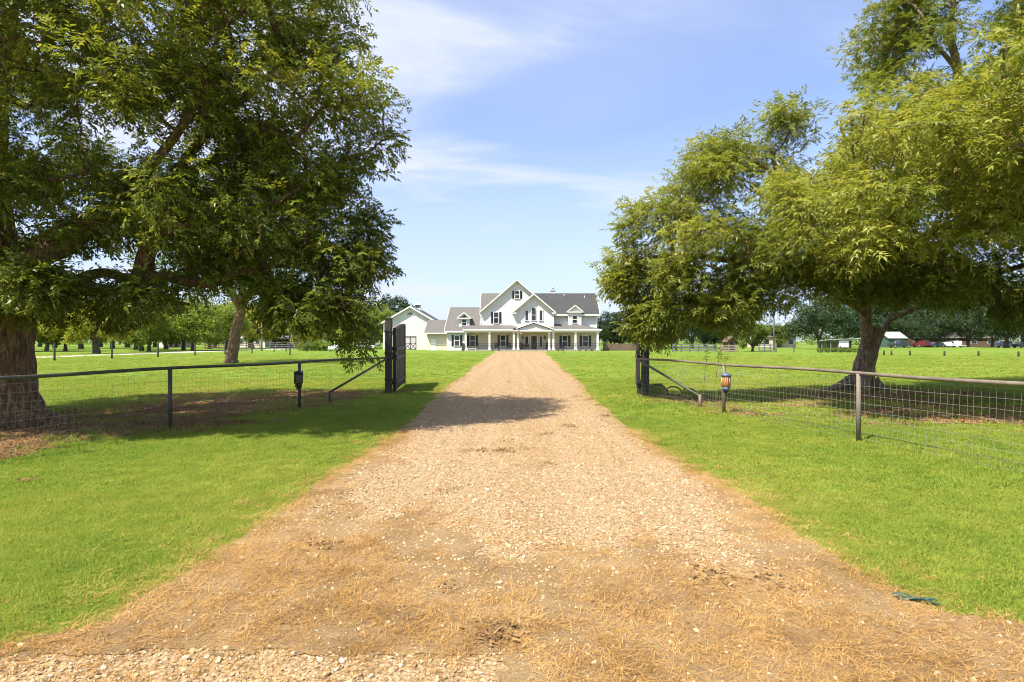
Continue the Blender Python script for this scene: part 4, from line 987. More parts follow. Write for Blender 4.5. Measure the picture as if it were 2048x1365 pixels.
ellR = [(15.2, 17.6, 10.2, 3.6, 3.8, 4.2), (12.4, 17.4, 7.2, 2.6, 2.6, 1.6), (9.4, 16.6, 5.7, 2.5, 2.6, 1.7), (7.4, 16.5, 7.0, 1.2, 1.2, 1.1), (6.0, 16.4, 5.5, 1.5, 1.7, 1.7), (5.9, 16.4, 7.0, .5, .6, .7), (8.0, 16.5, 7.9, .5, .5, .5),
        (4.6, 16.3, 4.3, 1.4, 1.5, 1.2), (4.6, 16.2, 3.1, 1.0, 1.1, .7), (3.7, 16.2, 3.4, .4, .4, .12), (4.4, 16.2, 2.6, .5, .5, .3), (7.2, 16.3, 3.5, 1.3, 1.3, .7), (6.2, 16.2, 3.0, .8, .8, .5),
        (12.6, 16.4, 5.3, 3.0, 3.0, 1.6), (16.6, 15.6, 6.2, 3.2, 3.2, 2.2), (17.2, 14.0, 4.3, 2.6, 2.2, 1.2), (13.2, 16.2, 3.9, 1.6, 1.6, .5), (19.5, 19, 8.5, 3.6, 3.6, 4.0), (10.2, 16.8, 3.9, 1.6, 1.5, .6), (12.0, 17.2, 10.6, 1.0, 1.2, 1.4), (12.3, 17.3, 12.4, 1.3, 1.3, .9), (11.6, 15.6, 3.6, 1.8, 1.2, .6), (14.6, 15.4, 3.1, 1.7, 1.2, .5), (16.6, 14.8, 2.9, 1.6, 1.2, .5), (5.4, 16.2, 2.6, 1.3, .8, .45), (7.6, 16.2, 2.7, 1.0, .8, .4), (4.3, 16.0, 2.55, .4, .4, .2), (4.0, 16.2, 4.6, .7, .7, .7), (3.9, 16.2, 3.1, .5, .5, .4), (9.4, 16.2, 4.4, 2.2, 1.2, .8), (11.5, 13.2, 6.4, 2.2, 1.8, 1.5), (14.0, 12.8, 6.2, 2.6, 2.0, 2.2), (8.6, 13.9, 5.4, 1.6, 1.3, 1.0), (4.9, 16.1, 2.4, .8, .5, .3), (6.6, 16.2, 2.4, .9, .6, .25), (8.9, 11.4, 6.2, 1.3, 1.2, .9), (10.8, 10.6, 5.9, 2.0, 1.5, 1.2), (14.6, 15.0, 2.75, 2.0, .9, .3), (17, 14.6, 2.75, 1.6, .9, .3), (16.5, 16.5, 12.5, 3, 2.5, 1.5), (11.6, 15.2, 3.1, 1.2, .8, .3), (4.1, 16.2, 2.15, .3, .3, .25), (3.9, 16.2, 5.0, .5, .5, .5), (5.2, 16.3, 5.9, .7, .7, .6), (3.35, 16.2, 3.45, .3, .3, .10), (3.7, 16.2, 4.2, .4, .4, .4), (3.9, 16.2, 2.4, .3, .3, .25), (3.85, 16.1, 2.05, .12, .12, .12), (8.4, 16.4, 4.7, 1.3, 1.0, .8), (9.4, 16.2, 3.7, 1.2, .9, .5), (10.9, 16.5, 4.5, 1.2, 1.0, .7), (6.8, 16.3, 4.6, 1.0, .9, .7), (12.4, 17.6, 3.3, .9, .7, .45), (13.6, 17.6, 3.1, .9, .7, .45), (12.7, 17.0, 8.8, 1.6, 1.4, 1.2), (13.4, 17.2, 11.0, 1.5, 1.4, 1.2), (16.0, 17.0, 10.0, 2.0, 1.6, 1.6), (14.6, 16.5, 7.6, 2.0, 1.5, 1.4), (7.4, 11.7, 4.3, .9, .8, .6), (9.2, 11.6, 4.5, 1.2, 1.0, .7), (11.2, 12.0, 4.2, 1.5, 1.2, .7), (6.8, 12.8, 4.8, .8, .7, .5), (8.0, 10.2, 6.6, 1.1, 1.0, .9), (9.6, 9.7, 5.6, 1.2, 1.0, .8)]
gapsR = [(1540, 640, 36), (1585, 620, 32), (1530, 575, 26), (1905, 110, 36), (1965, 120, 36), (1890, 160, 32), (1830, 140, 28), (1640, 300, 40), (1660, 260, 36), (1545, 270, 26), (1970, 20, 28), (1800, 200, 30), (1940, 500, 24), (1860, 610, 26), (1820, 590, 24), (1270, 590, 20), (1620, 345, 32), (2030, 560, 24), (1350, 600, 26), (1420, 560, 22), (1290, 560, 22), (1305, 470, 20), (1380, 660, 36), (1420, 400, 20), (1760, 330, 22), (1850, 400, 22), (1960, 300, 22), (1960, 590, 24)]
ptsR, btR = boughs(ellR, 460, .72, 8, .92, r2, gapsR, .22)
xr = np.array([(2.75, 16.2, 3.35), (2.95, 16.2, 3.45), (3.2, 16.2, 3.4), (3.4, 16.2, 3.2), (3.5, 16.2, 2.8), (3.5, 16.2, 2.4), (3.7, 16.2, 2.1), (4.0, 16.1, 1.95), (4.3, 16.1, 2.1), (3.3, 16.2, 3.8), (3.2, 16.2, 4.3), (4.7, 16.1, 2.1)]) + r2.normal(size=(12, 3))*.05
ptsR = np.vstack([ptsR, xr]); btR = np.append(btR, r2.normal(size=12)*.5)
chR = grow(limbsR + [(trunk2, [.4]*5)], ptsR, r2)
branches_obj(chR, M['bark_tan'], lean)
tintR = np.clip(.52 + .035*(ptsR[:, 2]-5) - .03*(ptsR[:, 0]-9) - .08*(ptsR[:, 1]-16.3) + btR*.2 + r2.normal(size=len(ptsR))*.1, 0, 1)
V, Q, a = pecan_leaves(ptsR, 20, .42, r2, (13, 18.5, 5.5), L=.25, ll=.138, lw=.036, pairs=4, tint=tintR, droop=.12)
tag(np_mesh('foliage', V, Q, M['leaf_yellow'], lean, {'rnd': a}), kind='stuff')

# ---- generic tree builder for the rest
def tree(name, label, loc, h, cr, mats, seed, trunk_r=.25, fork=.3, ncl=150, K=60, leaf=.26, group=None, ells=None, lim=5, cl_r=None, squash=1.0, mind=None, bend=None):
    rg = np.random.default_rng(seed); x, y, z = loc
    t = thing(name, label, 'tree', loc, group)
    zf = h*fork; lean_ = rg.normal(size=2)*.03*h if bend is None else np.array(bend)
    limb_mesh('trunk', [(x, y, -.1), (x, y, .25), (x+lean_[0]*.3, y+lean_[1]*.3, zf*.6), (x+lean_[0]*.6, y+lean_[1]*.6, zf)], [trunk_r*1.6, trunk_r*1.15, trunk_r*.95, trunk_r*.9], mats[0], t, 12, .06, 4)
    top = Vector((x+lean_[0]*.6, y+lean_[1]*.6, zf*.97)); LB = []
    for k in range(lim):
        a = 2*math.pi*(k + rg.uniform(-.25, .25))/lim; rr_ = cr*rg.uniform(.45, .7); hh = h*rg.uniform(.6, .85)
        LB.append(([tuple(top), (top.x+math.cos(a)*rr_*.4, top.y+math.sin(a)*rr_*.4, zf+(hh-zf)*.45), (top.x+math.cos(a)*rr_, top.y+math.sin(a)*rr_, hh)], [trunk_r*.6, trunk_r*.38, trunk_r*.12]))
    for pts, rr in LB: limb_mesh('limb', pts, rr, mats[0], t, 8, .05, 3)
    if ells is None:
        ells = []; zc = (zf*1.05 + h)/2
        ells.append((x, y, zc, cr*.72, cr*.72, (h-zf)*.46*squash))
        for k in range(9):
            a = rg.uniform(0, 6.28); e = rg.uniform(.45, .7)*cr
            ells.append((x+e*math.cos(a), y+e*math.sin(a), zc + rg.uniform(-.32, .3)*(h-zf), cr*rg.uniform(.28, .42), cr*rg.uniform(.28, .42), (h-zf)*rg.uniform(.16, .26)))
    p = crown_points(ells, ncl, mind or cr*.11, rg, (), .25)
    branches_obj(grow(LB, p, rg, step=.6, r_tip=.014), mats[0], t, 5)
    V, Q, a = simple_leaves(p, K, cl_r or cr*.17, rg, leaf)
    tag(np_mesh('foliage', V, Q, mats[1], t, {'rnd': a}), kind='stuff')
    return t
def place(proto, loc, rz, s, label=None, group=None, sz=None):
    t = copy_tree(proto); t.location = loc; t.rotation_euler.z = rz; t.scale = (s, s, sz or s)
    if label: t['label'] = label
    if group: t['group'] = group
    return t

# forked tree in the paddock
tree('pecan_tree', 'mid distance tree with thick gnarled trunk alone in the left paddock', (X(462, 44), 44, 0), 15, 6.6, (M['bark_brown'], M['leaf_mid']), 5, .40, .28, 250, 80, .22, lim=6, bend=(1.3, 0))

# orchard behind the lane
olab = 'yellow green orchard tree with dark trunk beyond the gravel lane'; olab2 = 'deeper green orchard tree among the yellow green ones beyond the gravel lane'; og = 'orchard trees'
protos = [tree('orchard_tree', 'thick trunked yellow green orchard tree closest to the gravel lane', (X(193, 77), 77, 0), 9.0, 4.6, (M['bark_grey'], M['leaf_orchard']), 41, .42, .17, 170, 80, .36, og),
          tree('orchard_tree', olab, (X(283, 100), 100, 0), 10.5, 5.0, (M['bark_grey'], M['leaf_orchard']), 42, .34, .15, 170, 80, .38, og),
          tree('orchard_tree', olab2, (X(386, 98), 98, 0), 10.0, 5.2, (M['bark_grey'], M['leaf_orchard_green']), 43, .34, .15, 170, 80, .38, og)]
k = 0
for px, d, s in ((162, 125, 1.1), (93, 92, .8), (131, 96, .75), (60, 110, 1.1), (20, 95, 1.1), (-50, 90, 1.1), (-20, 130, 1.2), (110, 140, 1.2), (225, 130, 1.15), (255, 150, 1.3), (272, 112, 1.0), (298, 92, .85), (332, 118, .95), (352, 150, 1.2), (367, 104, .9), (420, 125, 1.0),
                 (430, 155, 1.3), (455, 108, .95), (505, 128, 1.05), (545, 135, 1.1), (575, 150, 1.2), (610, 128, .9), (640, 155, 1.25), (680, 145, 1.1), (705, 132, .9), (480, 165, 1.3), (310, 165, 1.4), (200, 165, 1.4), (80, 170, 1.4), (0, 165, 1.4), (540, 175, 1.4), (740, 160, 1.2)):
    place(protos[k % 3], (X(px, d), d, 0), k*2.1, s*(.92+.16*random.random()), olab2 if k % 3 == 2 else olab, og); k += 1

# dark trees behind the house and to the right
dt = [tree('oak_tree', 'dense dark green tree rising right behind the farmhouse', (X(1222, 122), 122, 0), 8.6, 4.2, (M['bark_grey'], M['leaf_dark']), 51, .3, .12, 170, 85, .34),
      tree('oak_tree', 'broad dark tree standing between the far pole and the white shed', (X(1640, 118), 118, 0), 12.5, 6.4, (M['bark_grey'], M['leaf_dark']), 52, .4, .14, 190, 85, .36),
      tree('oak_tree', 'round dark green tree left of the far pole beside the wooden pens', (X(1505, 92), 92, 0), 5.2, 2.7, (M['bark_grey'], M['leaf_mid']), 53, .2, .10, 130, 75, .26)]
place(dt[2], (X(1560, 150), 150, 0), 1.0, 1.25, 'bluish green tree directly behind the far utility pole')
place(dt[0], (X(1238, 135), 135, 0), 2.0, 1.1, 'dark green tree second behind the brown board fence')
place(dt[1], (X(1690, 130), 130, 0), 2.3, 1.1, 'tall dark tree over the white shed roof')
bl = 'dark green tree behind the wooden pens, %s one out from the farmhouse'; bgp = 'trees behind the pens'
for i, (px, d, s, p) in enumerate(((1270, 130, .95, 0), (1300, 118, .85, 0), (1320, 150, 1.1, 1), (1345, 125, 1.0, 0), (1385, 118, .8, 1), (1410, 150, .95, 1), (1430, 125, .85, 0), (1465, 120, .8, 2))):
    place(dt[p], (X(px, d), d, 0), i*1.7, s, bl % ORD[i], bgp)
rl = 'dark shade tree behind the ranch house, %s one out from the lean-to shed'; rgp = 'trees over the ranch house'
for i, (px, d, s, p) in enumerate(((1740, 168, 1.9, 0), (1790, 180, 2.0, 1), (1850, 188, 2.1, 1), (1915, 188, 2.7, 0), (1985, 190, 2.1, 1), (2012, 142, 1.15, 1), (2050, 178, 2.0, 1), (2110, 165, 2.0, 0))):
    place(dt[p], (X(px, d), d, 0), i*2.9+.5, s, rl % ORD[i], rgp)
for i, (px, d, s_) in enumerate(((1795, 160, .9), (1862, 163, 1.0), (1935, 162, 1.05), (1985, 163, .95))): place(dt[1], (X(px, d), d, 0), i*1.1+.3, s_, 'dark shade tree between the cars and the ranch house, %s out from the leaning trunk' % ORD[i], 'trees before the ranch house')
place(dt[0], (X(786, 150), 150, 0), .7, 1.72, 'tall tree topping the roof line behind the garage barn')
place(protos[2], (X(748, 128), 128, 0), 2.2, .95, 'leafy green tree at the left corner of the garage barn')
# far wood closing the horizon
rw = np.random.default_rng(77); P = []
for i in range(110):
    a = -1150 + 2400*i/110; d = rw.uniform(230, 300); hh = rw.uniform(7, 12)
    for k in range(11): P.append((a*d/F + rw.normal()*4, d + rw.normal()*4, hh*rw.uniform(.02, .85)))
P = np.array(P); V, Q, a = simple_leaves(P, 34, 3.2, rw, 1.1, .85)
tag(np_mesh('distant_woods', V, Q, M['leaf_mid'], None, {'rnd': a}), 'distant belt of woods along the horizon', 'woods', kind='stuff')

# shrubs
def shrub(name, label, loc, w, h, mat, seed, group=None, cat='shrub', leaf=.14, K=70, ncl=34):
    rg = np.random.default_rng(seed); t = thing(name, label, cat, loc, group); x, y, z = loc
    p = crown_points([(x, y, z+h*.5, w*.42, w*.42, h*.42), (x+w*.2, y, z+h*.4, w*.25, w*.25, h*.3), (x-w*.2, y, z+h*.45, w*.25, w*.25, h*.35)], ncl, w*.07, rg, (), .3)
    m = MB()
    for q in p[::2]: m.tube([(x+rg.normal()*.04, y+rg.normal()*.04, z), ((x+q[0])/2, (y+q[1])/2, z+(q[2]-z)*.6), tuple(q)], [.02, .014, .006], 4, False)
    tag(m.build('stems', M['bark_grey'], t), kind='stuff')
    V, Q, a = simple_leaves(p, K, w*.15, rg, leaf); V[:, 2] = np.maximum(V[:, 2], z+.01)
    tag(np_mesh('foliage', V, Q, mat, t, {'rnd': a}), kind='stuff')
    return t
sl_ = 'bright green shrub between the open barn and the white tank'; sg_ = 'shrubs behind the tank'
s0 = shrub('shrub', sl_, (X(606, 97), 97, 0), 2.6, 1.7, M['leaf_shrub'], 61, sg_)
for i, (px, d, s) in enumerate(((622, 98, 1.15), (640, 99, 1.3), (654, 97, .9), (690, 99, 1.0), (706, 98, .8))): place(s0, (X(px, d), d, 0), i*1.9, s, sl_ if i < 3 else 'bright green shrub between the white tank and the hidden white car', sg_)
e0 = shrub('potted_evergreen', 'slim dark evergreen in a pot left of the front door', (X(1043, 100.4), 100.4, .5), .45, 1.35, M['leaf_dark'], 63, None, 'potted plant', .07, 40, 26)
hb().lathe([(.16, .22), (.22, .5), (.24, .55), (.18, .55)], (X(1043, 100.4), 100.4, 0), 12).build('pot', M['rust'], e0)
place(e0, (X(1093.5, 100.4), 100.4, .5), 1.2, 1.0, 'slim dark evergreen in a pot right of the front door')
pr_l = 'low green plant at the foot of the paired porch columns'; pr_g = 'porch foot plants'
lp0 = shrub('bedding_plant', pr_l, (X(1116, 97), 97, 0), .6, .45, M['leaf_mid'], 64, pr_g, 'plant', .06, 30, 16)
for i, px in enumerate((1126, 1160, 1172, 1184, 986, 998)): place(lp0, (X(px, 97.0), 97.0, 0), i, .8+.1*(i % 4), ['low green plant under the porch window right of the paired columns, farther from the door', 'low green plant just right of the second last porch column', 'low green plant under the last porch window', 'low green plant beside the last porch column', 'low green plant before the porch column left of the rocking chairs', 'low green plant before the left rocking chair'][i], pr_g)
# dead weed stalks behind the right fence
for k, (px, db, top_) in enumerate(((1405, 15.8, 705), (1432, 15.2, 708), (1441, 15.0, 712), (1425, 15.6, 700))):
    xb = X(px, db); w = thing('dead_weed', 'dry weed stalk with pale tips behind the tan pipe fence', 'weed', (xb, db, 0), 'dry weed stalks')
    ht = Z(top_, db); rg = np.random.default_rng(90+k); l = rg.uniform(.08, .25)
    MB().tube([(xb, db, 0), (xb+l*.4, db, ht*.5), (xb+l, db+.05, ht)], [.010, .008, .004], 5).build('stalk', M['stem'], w)
    P = np.array([(xb + l*(.75+.25*q), db+.05, ht*(.86+.14*q)) for q in (0, .5, 1)]); V, Q, a = simple_leaves(P, 12, .06, rg, .055)
    tag(np_mesh('seed_heads', V, Q, M['leaf_shrub'], w, {'rnd': a}), kind='stuff')

# ------------------------------------------------------------------ background things
fpl = 'dark wooden fence post along the gravel lane'; fpg = 'lane fence posts'
def fence_post(x, d, h, label, group, r=.085, mat=None):
    o = MB().lathe([(r*1.02, -.05), (r, .3), (r*.95, h-.04), (r*.8, h)], (x, d, 0), 8).build('fence_post', mat or M['post_wood'], None, base=Vector((x, d, 0)))
    return tag(o, label, 'post', group)
for i, (px, d) in enumerate(((504, 80), (450, 73.5), (390, 67.7), (316, 60.8), (223.7, 55.6), (109, 50), (-25, 45))): fence_post(X(px, d), d, 1.5, 'dark lane fence post, %s one out from the pale utility pole' % ORD[i], fpg)
for i, (px, d) in enumerate(((548, 91), (572, 93), (614, 93))): fence_post(X(px, d), d, 1.5, 'dark post before the open barn, %s one from the pale utility pole' % ORD[i], fpg)
fence_post(X(580, 69), 69, 1.5, 'dark wooden post standing alone in the paddock before the open barn', fpg)
for i, (px, d, h) in enumerate(((1588, 90, 1.25), (1637, 90, 1.25), (1681, 84, 1.0))): fence_post(X(px, d), d, h, 'thin dark meadow post, %s one out from the far dark pole' % ORD[i], 'meadow posts', .07)
for i, (px, d) in enumerate(((1768, 69), (1783, 69), (1820, 68), (1889, 65.5), (1957, 65.5), (2037, 62.5))): fence_post(X(px, d), d, .58, 'short dark lawn edge post, %s one out from the leaning trunk' % ORD[i], 'lawn edge posts', .10)

def utility_pole(x, d, h, label, mat, arm=True):
    t = thing('utility_pole', label, 'pole', (x, d, 0))
    MB().tube([(x, d, -.1), (x, d, h*.5), (x, d, h)], [.15, .13, .10], 10).build('shaft', mat, t)
    if arm:
        MB().box(x-.9, x+.9, d-.12, d-.02, h-.75, h-.62).build('crossarm', mat, t)
        for s in (-.8, -.4, .4, .8): MB().lathe([(.03, h-.62), (.06, h-.56), (.05, h-.48), (.02, h-.44)], (x+s, d-.07, 0), 8).build('insulator', M['cupola'], t)
    return t
utility_pole(X(523.5, 100), 100, Z(615, 100), 'tall pale utility pole among the orchard trees', M['raw_wood'], False)
utility_pole(X(1548, 110), 110, Z(592, 110), 'tall dark utility pole beyond the right lawn', M['grey_wood'])
wr = MB().tube([(X(1548, 110), 110, Z(630, 110)), (X(1500, 118), 118, Z(631, 118)), (X(1400, 140), 140, Z(622, 140)), (X(1250, 180), 180, Z(600, 180))], .02, 4).build('overhead_wire', M['iron'])
tag(wr, 'overhead wire running from the far utility pole', 'wire')
MB().lathe([(.12, -.0), (.14, .15), (.14, .5), (.05, .6)], (X(1549.5, 110), 109.8, Z(640, 110)), 8).build('transformer', M['cupola'], bpy.data.objects['utility_pole.001'])

# propane tank
tx, td = X(669, 93), 93.0
tk = thing('propane_tank', 'white horizontal tank on feet before the bright green shrubs', 'tank', (tx, td, 0))
MB().lathe([(.05, -1.12), (.28, -1.05), (.41, -.9), (.43, -.8), (.43, .8), (.41, .9), (.28, 1.05), (.05, 1.12)], (tx, td, .55), 16, 'x').build('vessel', M['tank'], tk)
for s in (-.7, .7): MB().box(tx+s-.06, tx+s+.06, td-.3, td+.3, 0, .2).build('foot', M['grey_wood'], tk)
MB().lathe([(.16, .95), (.18, 1.05), (.15, 1.12), (.03, 1.16)], (tx, td, 0), 10).build('valve_dome', M['tank'], tk)

# rails, pens and sheds on the right
def rail_fence(label, x0, x1, d, h, n, rails, mat):
    t = thing('rail_fence', label, 'fence', ((x0+x1)/2, d, 0))
    for k in range(n+1): xx = x0+(x1-x0)*k/n; MB().box(xx-.07, xx+.07, d-.07, d+.07, -.05, h+.08).build('post', mat, t)
    for j in range(rails): z = h*(j+.7)/rails; MB().box(x0-.1, x1+.1, d-.11, d-.075, z-.08, z+.08).build('rail', mat, t)
    return t
rail_fence('weathered three rail wooden pen fence under the leafy branches', X(1441, 86), X(1475, 86), 86, 1.1, 2, 3, M['raw_wood'])
rail_fence('dark grey rail pen fence before the belt of trees', X(1345, 88), X(1432, 88), 88, 1.25, 5, 4, M['grey_wood'])
rail_fence('rail fence with wire beside the round dark tree', X(1518, 88), X(1552, 88), 88, 1.2, 3, 3, M['grey_wood'])
bf = thing('board_fence', 'brown upright board fence beside the right end of the porch', 'fence', (X(1228, 100), 100, 0))
x0, x1 = X(1206, 100), X(1280, 100); nb = 36
for k in range(nb):
    xx = x0 + (x1-x0)*k/nb; MB().box(xx+.008, xx+(x1-x0)/nb-.008, 99.98, 100.01, .03, 1.28 + .05*math.sin(k*2.7)).build('board', M['brown_wood'], bf)
for z in (.35, .95): MB().box(x0, x1, 100.012, 100.06, z, z+.09).build('rail', M['brown_wood'], bf)
rail_fence('dark rail fence under the orchard trees left of the pale pole', X(410, 118), X(520, 118), 118, 1.3, 8, 3, M['brown_wood'])
rail_fence('dark rail fence under the orchard trees right of the pale pole', X(540, 112), X(600, 112), 112, 1.5, 5, 4, M['grey_wood'])

def gabled(name, label, cat, px0, px1, d, dep, ze, zr, wall, roof, wins=(), ridge='x', door=None):
    x0, x1 = X(px0, d), X(px1, d); t = thing(name, label, cat, ((x0+x1)/2, d, 0))
    o = .4
    if ridge == 'x':
        MB().prism_x([(d, 0), (d+dep, 0), (d+dep, ze), (d+dep/2, zr-.15), (d, ze)], x0, x1).build('wall', wall, t)
        s = (zr-ze)/(dep/2)
        r = MB().slab([(x0-o, d-o, ze-o*s+.05), (x1+o, d-o, ze-o*s+.05), (x1+o, d+dep/2, zr), (x0-o, d+dep/2, zr)], .12).build('roof', roof, t)
        MB().slab([(x0-o, d+dep/2, zr), (x1+o, d+dep/2, zr), (x1+o, d+dep+o, ze-o*s+.05), (x0-o, d+dep+o, ze-o*s+.05)], .12).build('roof', roof, t)
    else:
        xm = (x0+x1)/2; s = (zr-ze)/((x1-x0)/2)
        MB().prism([(x0, 0), (x1, 0), (x1, ze), (xm, zr-.15), (x0, ze)], d, d+dep).build('wall', wall, t)
        MB().slab([(xm, d-o, zr), (xm, d+dep, zr), (x0-o, d+dep, ze-o*s+.05), (x0-o, d-o, ze-o*s+.05)], .12).build('roof', roof, t)
        MB().slab([(xm, d-o, zr), (x1+o, d-o, ze-o*s+.05), (x1+o, d+dep, ze-o*s+.05), (xm, d+dep, zr)], .12).build('roof', roof, t)
    for (f, w, z0, z1, mt) in wins:
        xc = x0+(x1-x0)*f; fr_ = MB().box(xc-w/2-.1, xc+w/2+.1, d-.06, d+.01, z0-.1, z1+.1).build('window', M['trim'], t)
        MB().box(xc-w/2, xc+w/2, d-.075, d-.05, z0, z1).build('pane', mt, fr_)
    if door: xc = x0+(x1-x0)*door[0]; MB().box(xc-door[1]/2, xc+door[1]/2, d-.06, d+.01, 0, door[2]).build('door', door[3], t)
    return t
gabled('shed', 'long white shed with pale roof behind the orchard trees', 'shed', 318, 352, 150, 7, 2.4, 3.4, M['siding'], M['metal_roof'], ((.3, .9, 1, 1.9, M['glass']),), door=(.7, 1.2, 2.0, M['grey_wood']))
gabled('long_shed', 'low white building with pale metal roof left of the pale pole', 'shed', 470, 530, 150, 8, 2.5, 3.6, M['siding'], M['metal_roof'], ((.2, 1, 1, 1.9, M['glass']), (.75, 1, 1, 1.9, M['glass'])), door=(.5, 1.2, 2.0, M['shutter']))
gabled('pole_barn', 'dark open barn with pale roof right of the pale pole', 'barn', 548, 606, 140, 8, 2.3, 3.2, M['grey_wood'], M['metal_roof'], (), door=(.4, 3.0, 2.0, M['shutter']))
gabled('cottage', 'cream cottage with arched porch behind the round dark tree', 'house', 1523, 1592, 150, 9, 2.9, 4.6, M['siding_warm'], M['shingle_tan'], ((.15, 1.2, .9, 2.2, M['glass']), (.85, 1.2, .9, 2.2, M['glass'])), door=(.5, 1.1, 2.1, M['door']))
gabled('feed_hut', 'small brown plank hut behind the weathered pen fence', 'hut', 1456, 1471, 92, 2, 1.9, 2.5, M['brown_wood'], M['brown_wood'], (), 'y', door=(.5, .6, 1.6, M['gate_wood']))
gabled('ranch_house', 'low brown ranch house with pale roof under the dark shade trees', 'house', 1830, 1998, 172, 10, 2.7, 4.4, M['brown_wood'], M['shingle_tan'], ((.12, 1.6, .9, 2.1, M['glass']), (.34, 1.6, .9, 2.1, M['glass']), (.7, 1.6, .9, 2.1, M['glass']), (.9, 1.6, .9, 2.1, M['glass'])), door=(.5, 1.1, 2.1, M['trim']))
M['green_paint'] = painted('faded_green_boards', (0.05, 0.10, 0.075), .6, .2)
gabled('green_shed', 'faded green shed with pale grey roof right of the leaning trunk', 'shed', 1778, 1812, 150, 6, 2.6, 4.2, M['green_paint'], M['shingle_pale'], ((.5, 1.2, 1.1, 1.9, M['glass']),))
# lean-to shed with the white panel
ls = thing('lean_to_shed', 'open lean-to shed with a white side panel left of the leaning trunk', 'shed', (X(1690, 88), 88, 0))
x0, x1 = X(1660, 88), X(1722, 88)
for xx in (x0+.1, X(1676, 88), X(1697, 88), x1-.1):
    MB().box(xx-.06, xx+.06, 87.9, 88.02, 0, Z(679.5, 88)-.05).build('post', M['grey_wood'], ls); MB().box(xx-.06, xx+.06, 90.4, 90.52, 0, 1.75).build('post', M['grey_wood'], ls)
MB().slab([(x0-.25, 87.6, Z(679, 88)), (x1+.25, 87.6, Z(677, 88)), (x1+.25, 90.8, 1.82), (x0-.25, 90.8, 1.75)], .07).build('roof', M['metal_roof'], ls)
MB().box(X(1677, 88), X(1696, 88), 87.84, 87.89, .75, Z(680.5, 88)-.08).build('side_panel', M['trim'], ls)
nb = 16
for k in range(nb): xx = x0 + (x1-x0)*k/nb; MB().box(xx+.02, xx+(x1-x0)/nb-.02, 90.53, 90.57, 0, 1.7).build('board', M['grey_wood'], ls)
# grasses around the shed
tl = 'rough green weed clump before the lean-to shed, %s one along from the far pole'
for i, px in enumerate((1640, 1655, 1668, 1682, 1696, 1708, 1720)):
    place(s0, (X(px, 84+i % 3), 84+i % 3, 0), i*1.3, .42, tl % ORD[i], 'weeds at the shed', sz=.5)

# cars
def car(label, px, d, col, kind='sedan', rz=0.0):
    x = X(px, d); t = thing('parked_car', label, 'car', (x, d, 0)); t.rotation_euler.z = rz
    B = Vector((0, 0, 0)); mt = carpaint('car_paint', col)
    prof = {'sedan': [(-2.2, .32), (2.2, .32), (2.25, .62), (2.1, .82), (1.2, .92), (.55, 1.42), (-.95, 1.45), (-1.65, .98), (-2.2, .92), (-2.28, .6)],
            'suv': [(-2.25, .36), (2.25, .36), (2.3, .75), (2.15, 1.0), (1.25, 1.1), (.65, 1.72), (-1.95, 1.74), (-2.2, 1.1), (-2.28, .7)],
            'pickup': [(-2.7, .42), (2.6, .42), (2.65, .85), (2.5, 1.08), (1.5, 1.15), (.95, 1.80), (-.45, 1.82), (-.6, 1.18), (-2.7, 1.15)]}[kind]
    b = MB().prism(prof, -.88, .88).build('body', mt, t, bevel=.07, base=B)
    top = max(z for _, z in prof); sh = {'sedan': .95, 'suv': 1.12, 'pickup': 1.18}[kind]
    xs = {'sedan': (-1.45, 1.0), 'suv': (-1.95, 1.05), 'pickup': (-.45, 1.3)}[kind]
    for s in (-1, 1):
        MB().prism([(xs[0]+.1, sh), (xs[1]-.05, sh), (xs[1]-.55, top-.1), (xs[0]+.45, top-.1)], s*.885-.01, s*.885+.01).build('side_window', M['glass'], t, base=B)
    for wx in (-1.4 if kind != 'pickup' else -1.7, 1.4 if kind != 'pickup' else 1.65):
        for s in (-1, 1):
            w = MB().lathe([(.22, -.10), (.33, -.09), (.34, 0), (.33, .09), (.22, .10)], (wx, s*.82, .34), 16, 'y').build('wheel', M['rubber'], t, base=B)
            MB().lathe([(.05, -.11), (.2, -.105), (.2, .105), (.05, .11)], (wx, s*.82, .34), 12, 'y').build('rim', M['steel'], w, base=B)
    e = max(x_ for x_, _ in prof)
    for s in (-1, 1):
        MB().box(e-.12, e-.0, s*.6-.16, s*.6+.16, .66, .8).build('headlight', M['trim'], t, base=B); MB().box(-e-.02, -e+.12, s*.68-.1, s*.68+.1, .7, .85).build('tail_light', M['rust'], t, base=B)
    return t
car('dark pickup truck parked against the green shed', 1800, 143, (.03, .035, .04), 'pickup')
car('dark red pickup truck parked before the brown ranch house', 1846, 150, (.16, .012, .018), 'pickup', .1)
car('dark blue sedan between the red pickup and the white car', 1872, 150, (.03, .04, .065), 'sedan', .2)
car('white sedan parked under the shade trees', 1893, 153, (.75, .75, .76), 'sedan', 1.2)
car('white utility vehicle parked under the shade trees', 1908, 153, (.7, .71, .73), 'suv', 1.35)
car('silver blue utility vehicle parked beside the gravel edge', 2013, 150, (.30, .32, .40), 'suv', .05)
car('dark blue sedan at the end of the row past the silver vehicle', 2046, 147, (.05, .06, .09), 'sedan', .1)
car('white car half hidden behind the drooping leaves beside the garage', 727, 118, (.75, .75, .74), 'sedan', .15)
sb = thing('slab_bench', 'pale slab bench on two blocks before the ranch house', 'bench', (X(1926, 152), 152, 0))
MB().box(X(1920, 152), X(1932.5, 152), 151.8, 152.3, .48, .62).build('seat', M['trim'], sb)
for px in (1921.5, 1930): MB().box(X(px, 152), X(px, 152)+.16, 151.85, 152.25, 0, .48).build('leg', M['concrete'], sb)
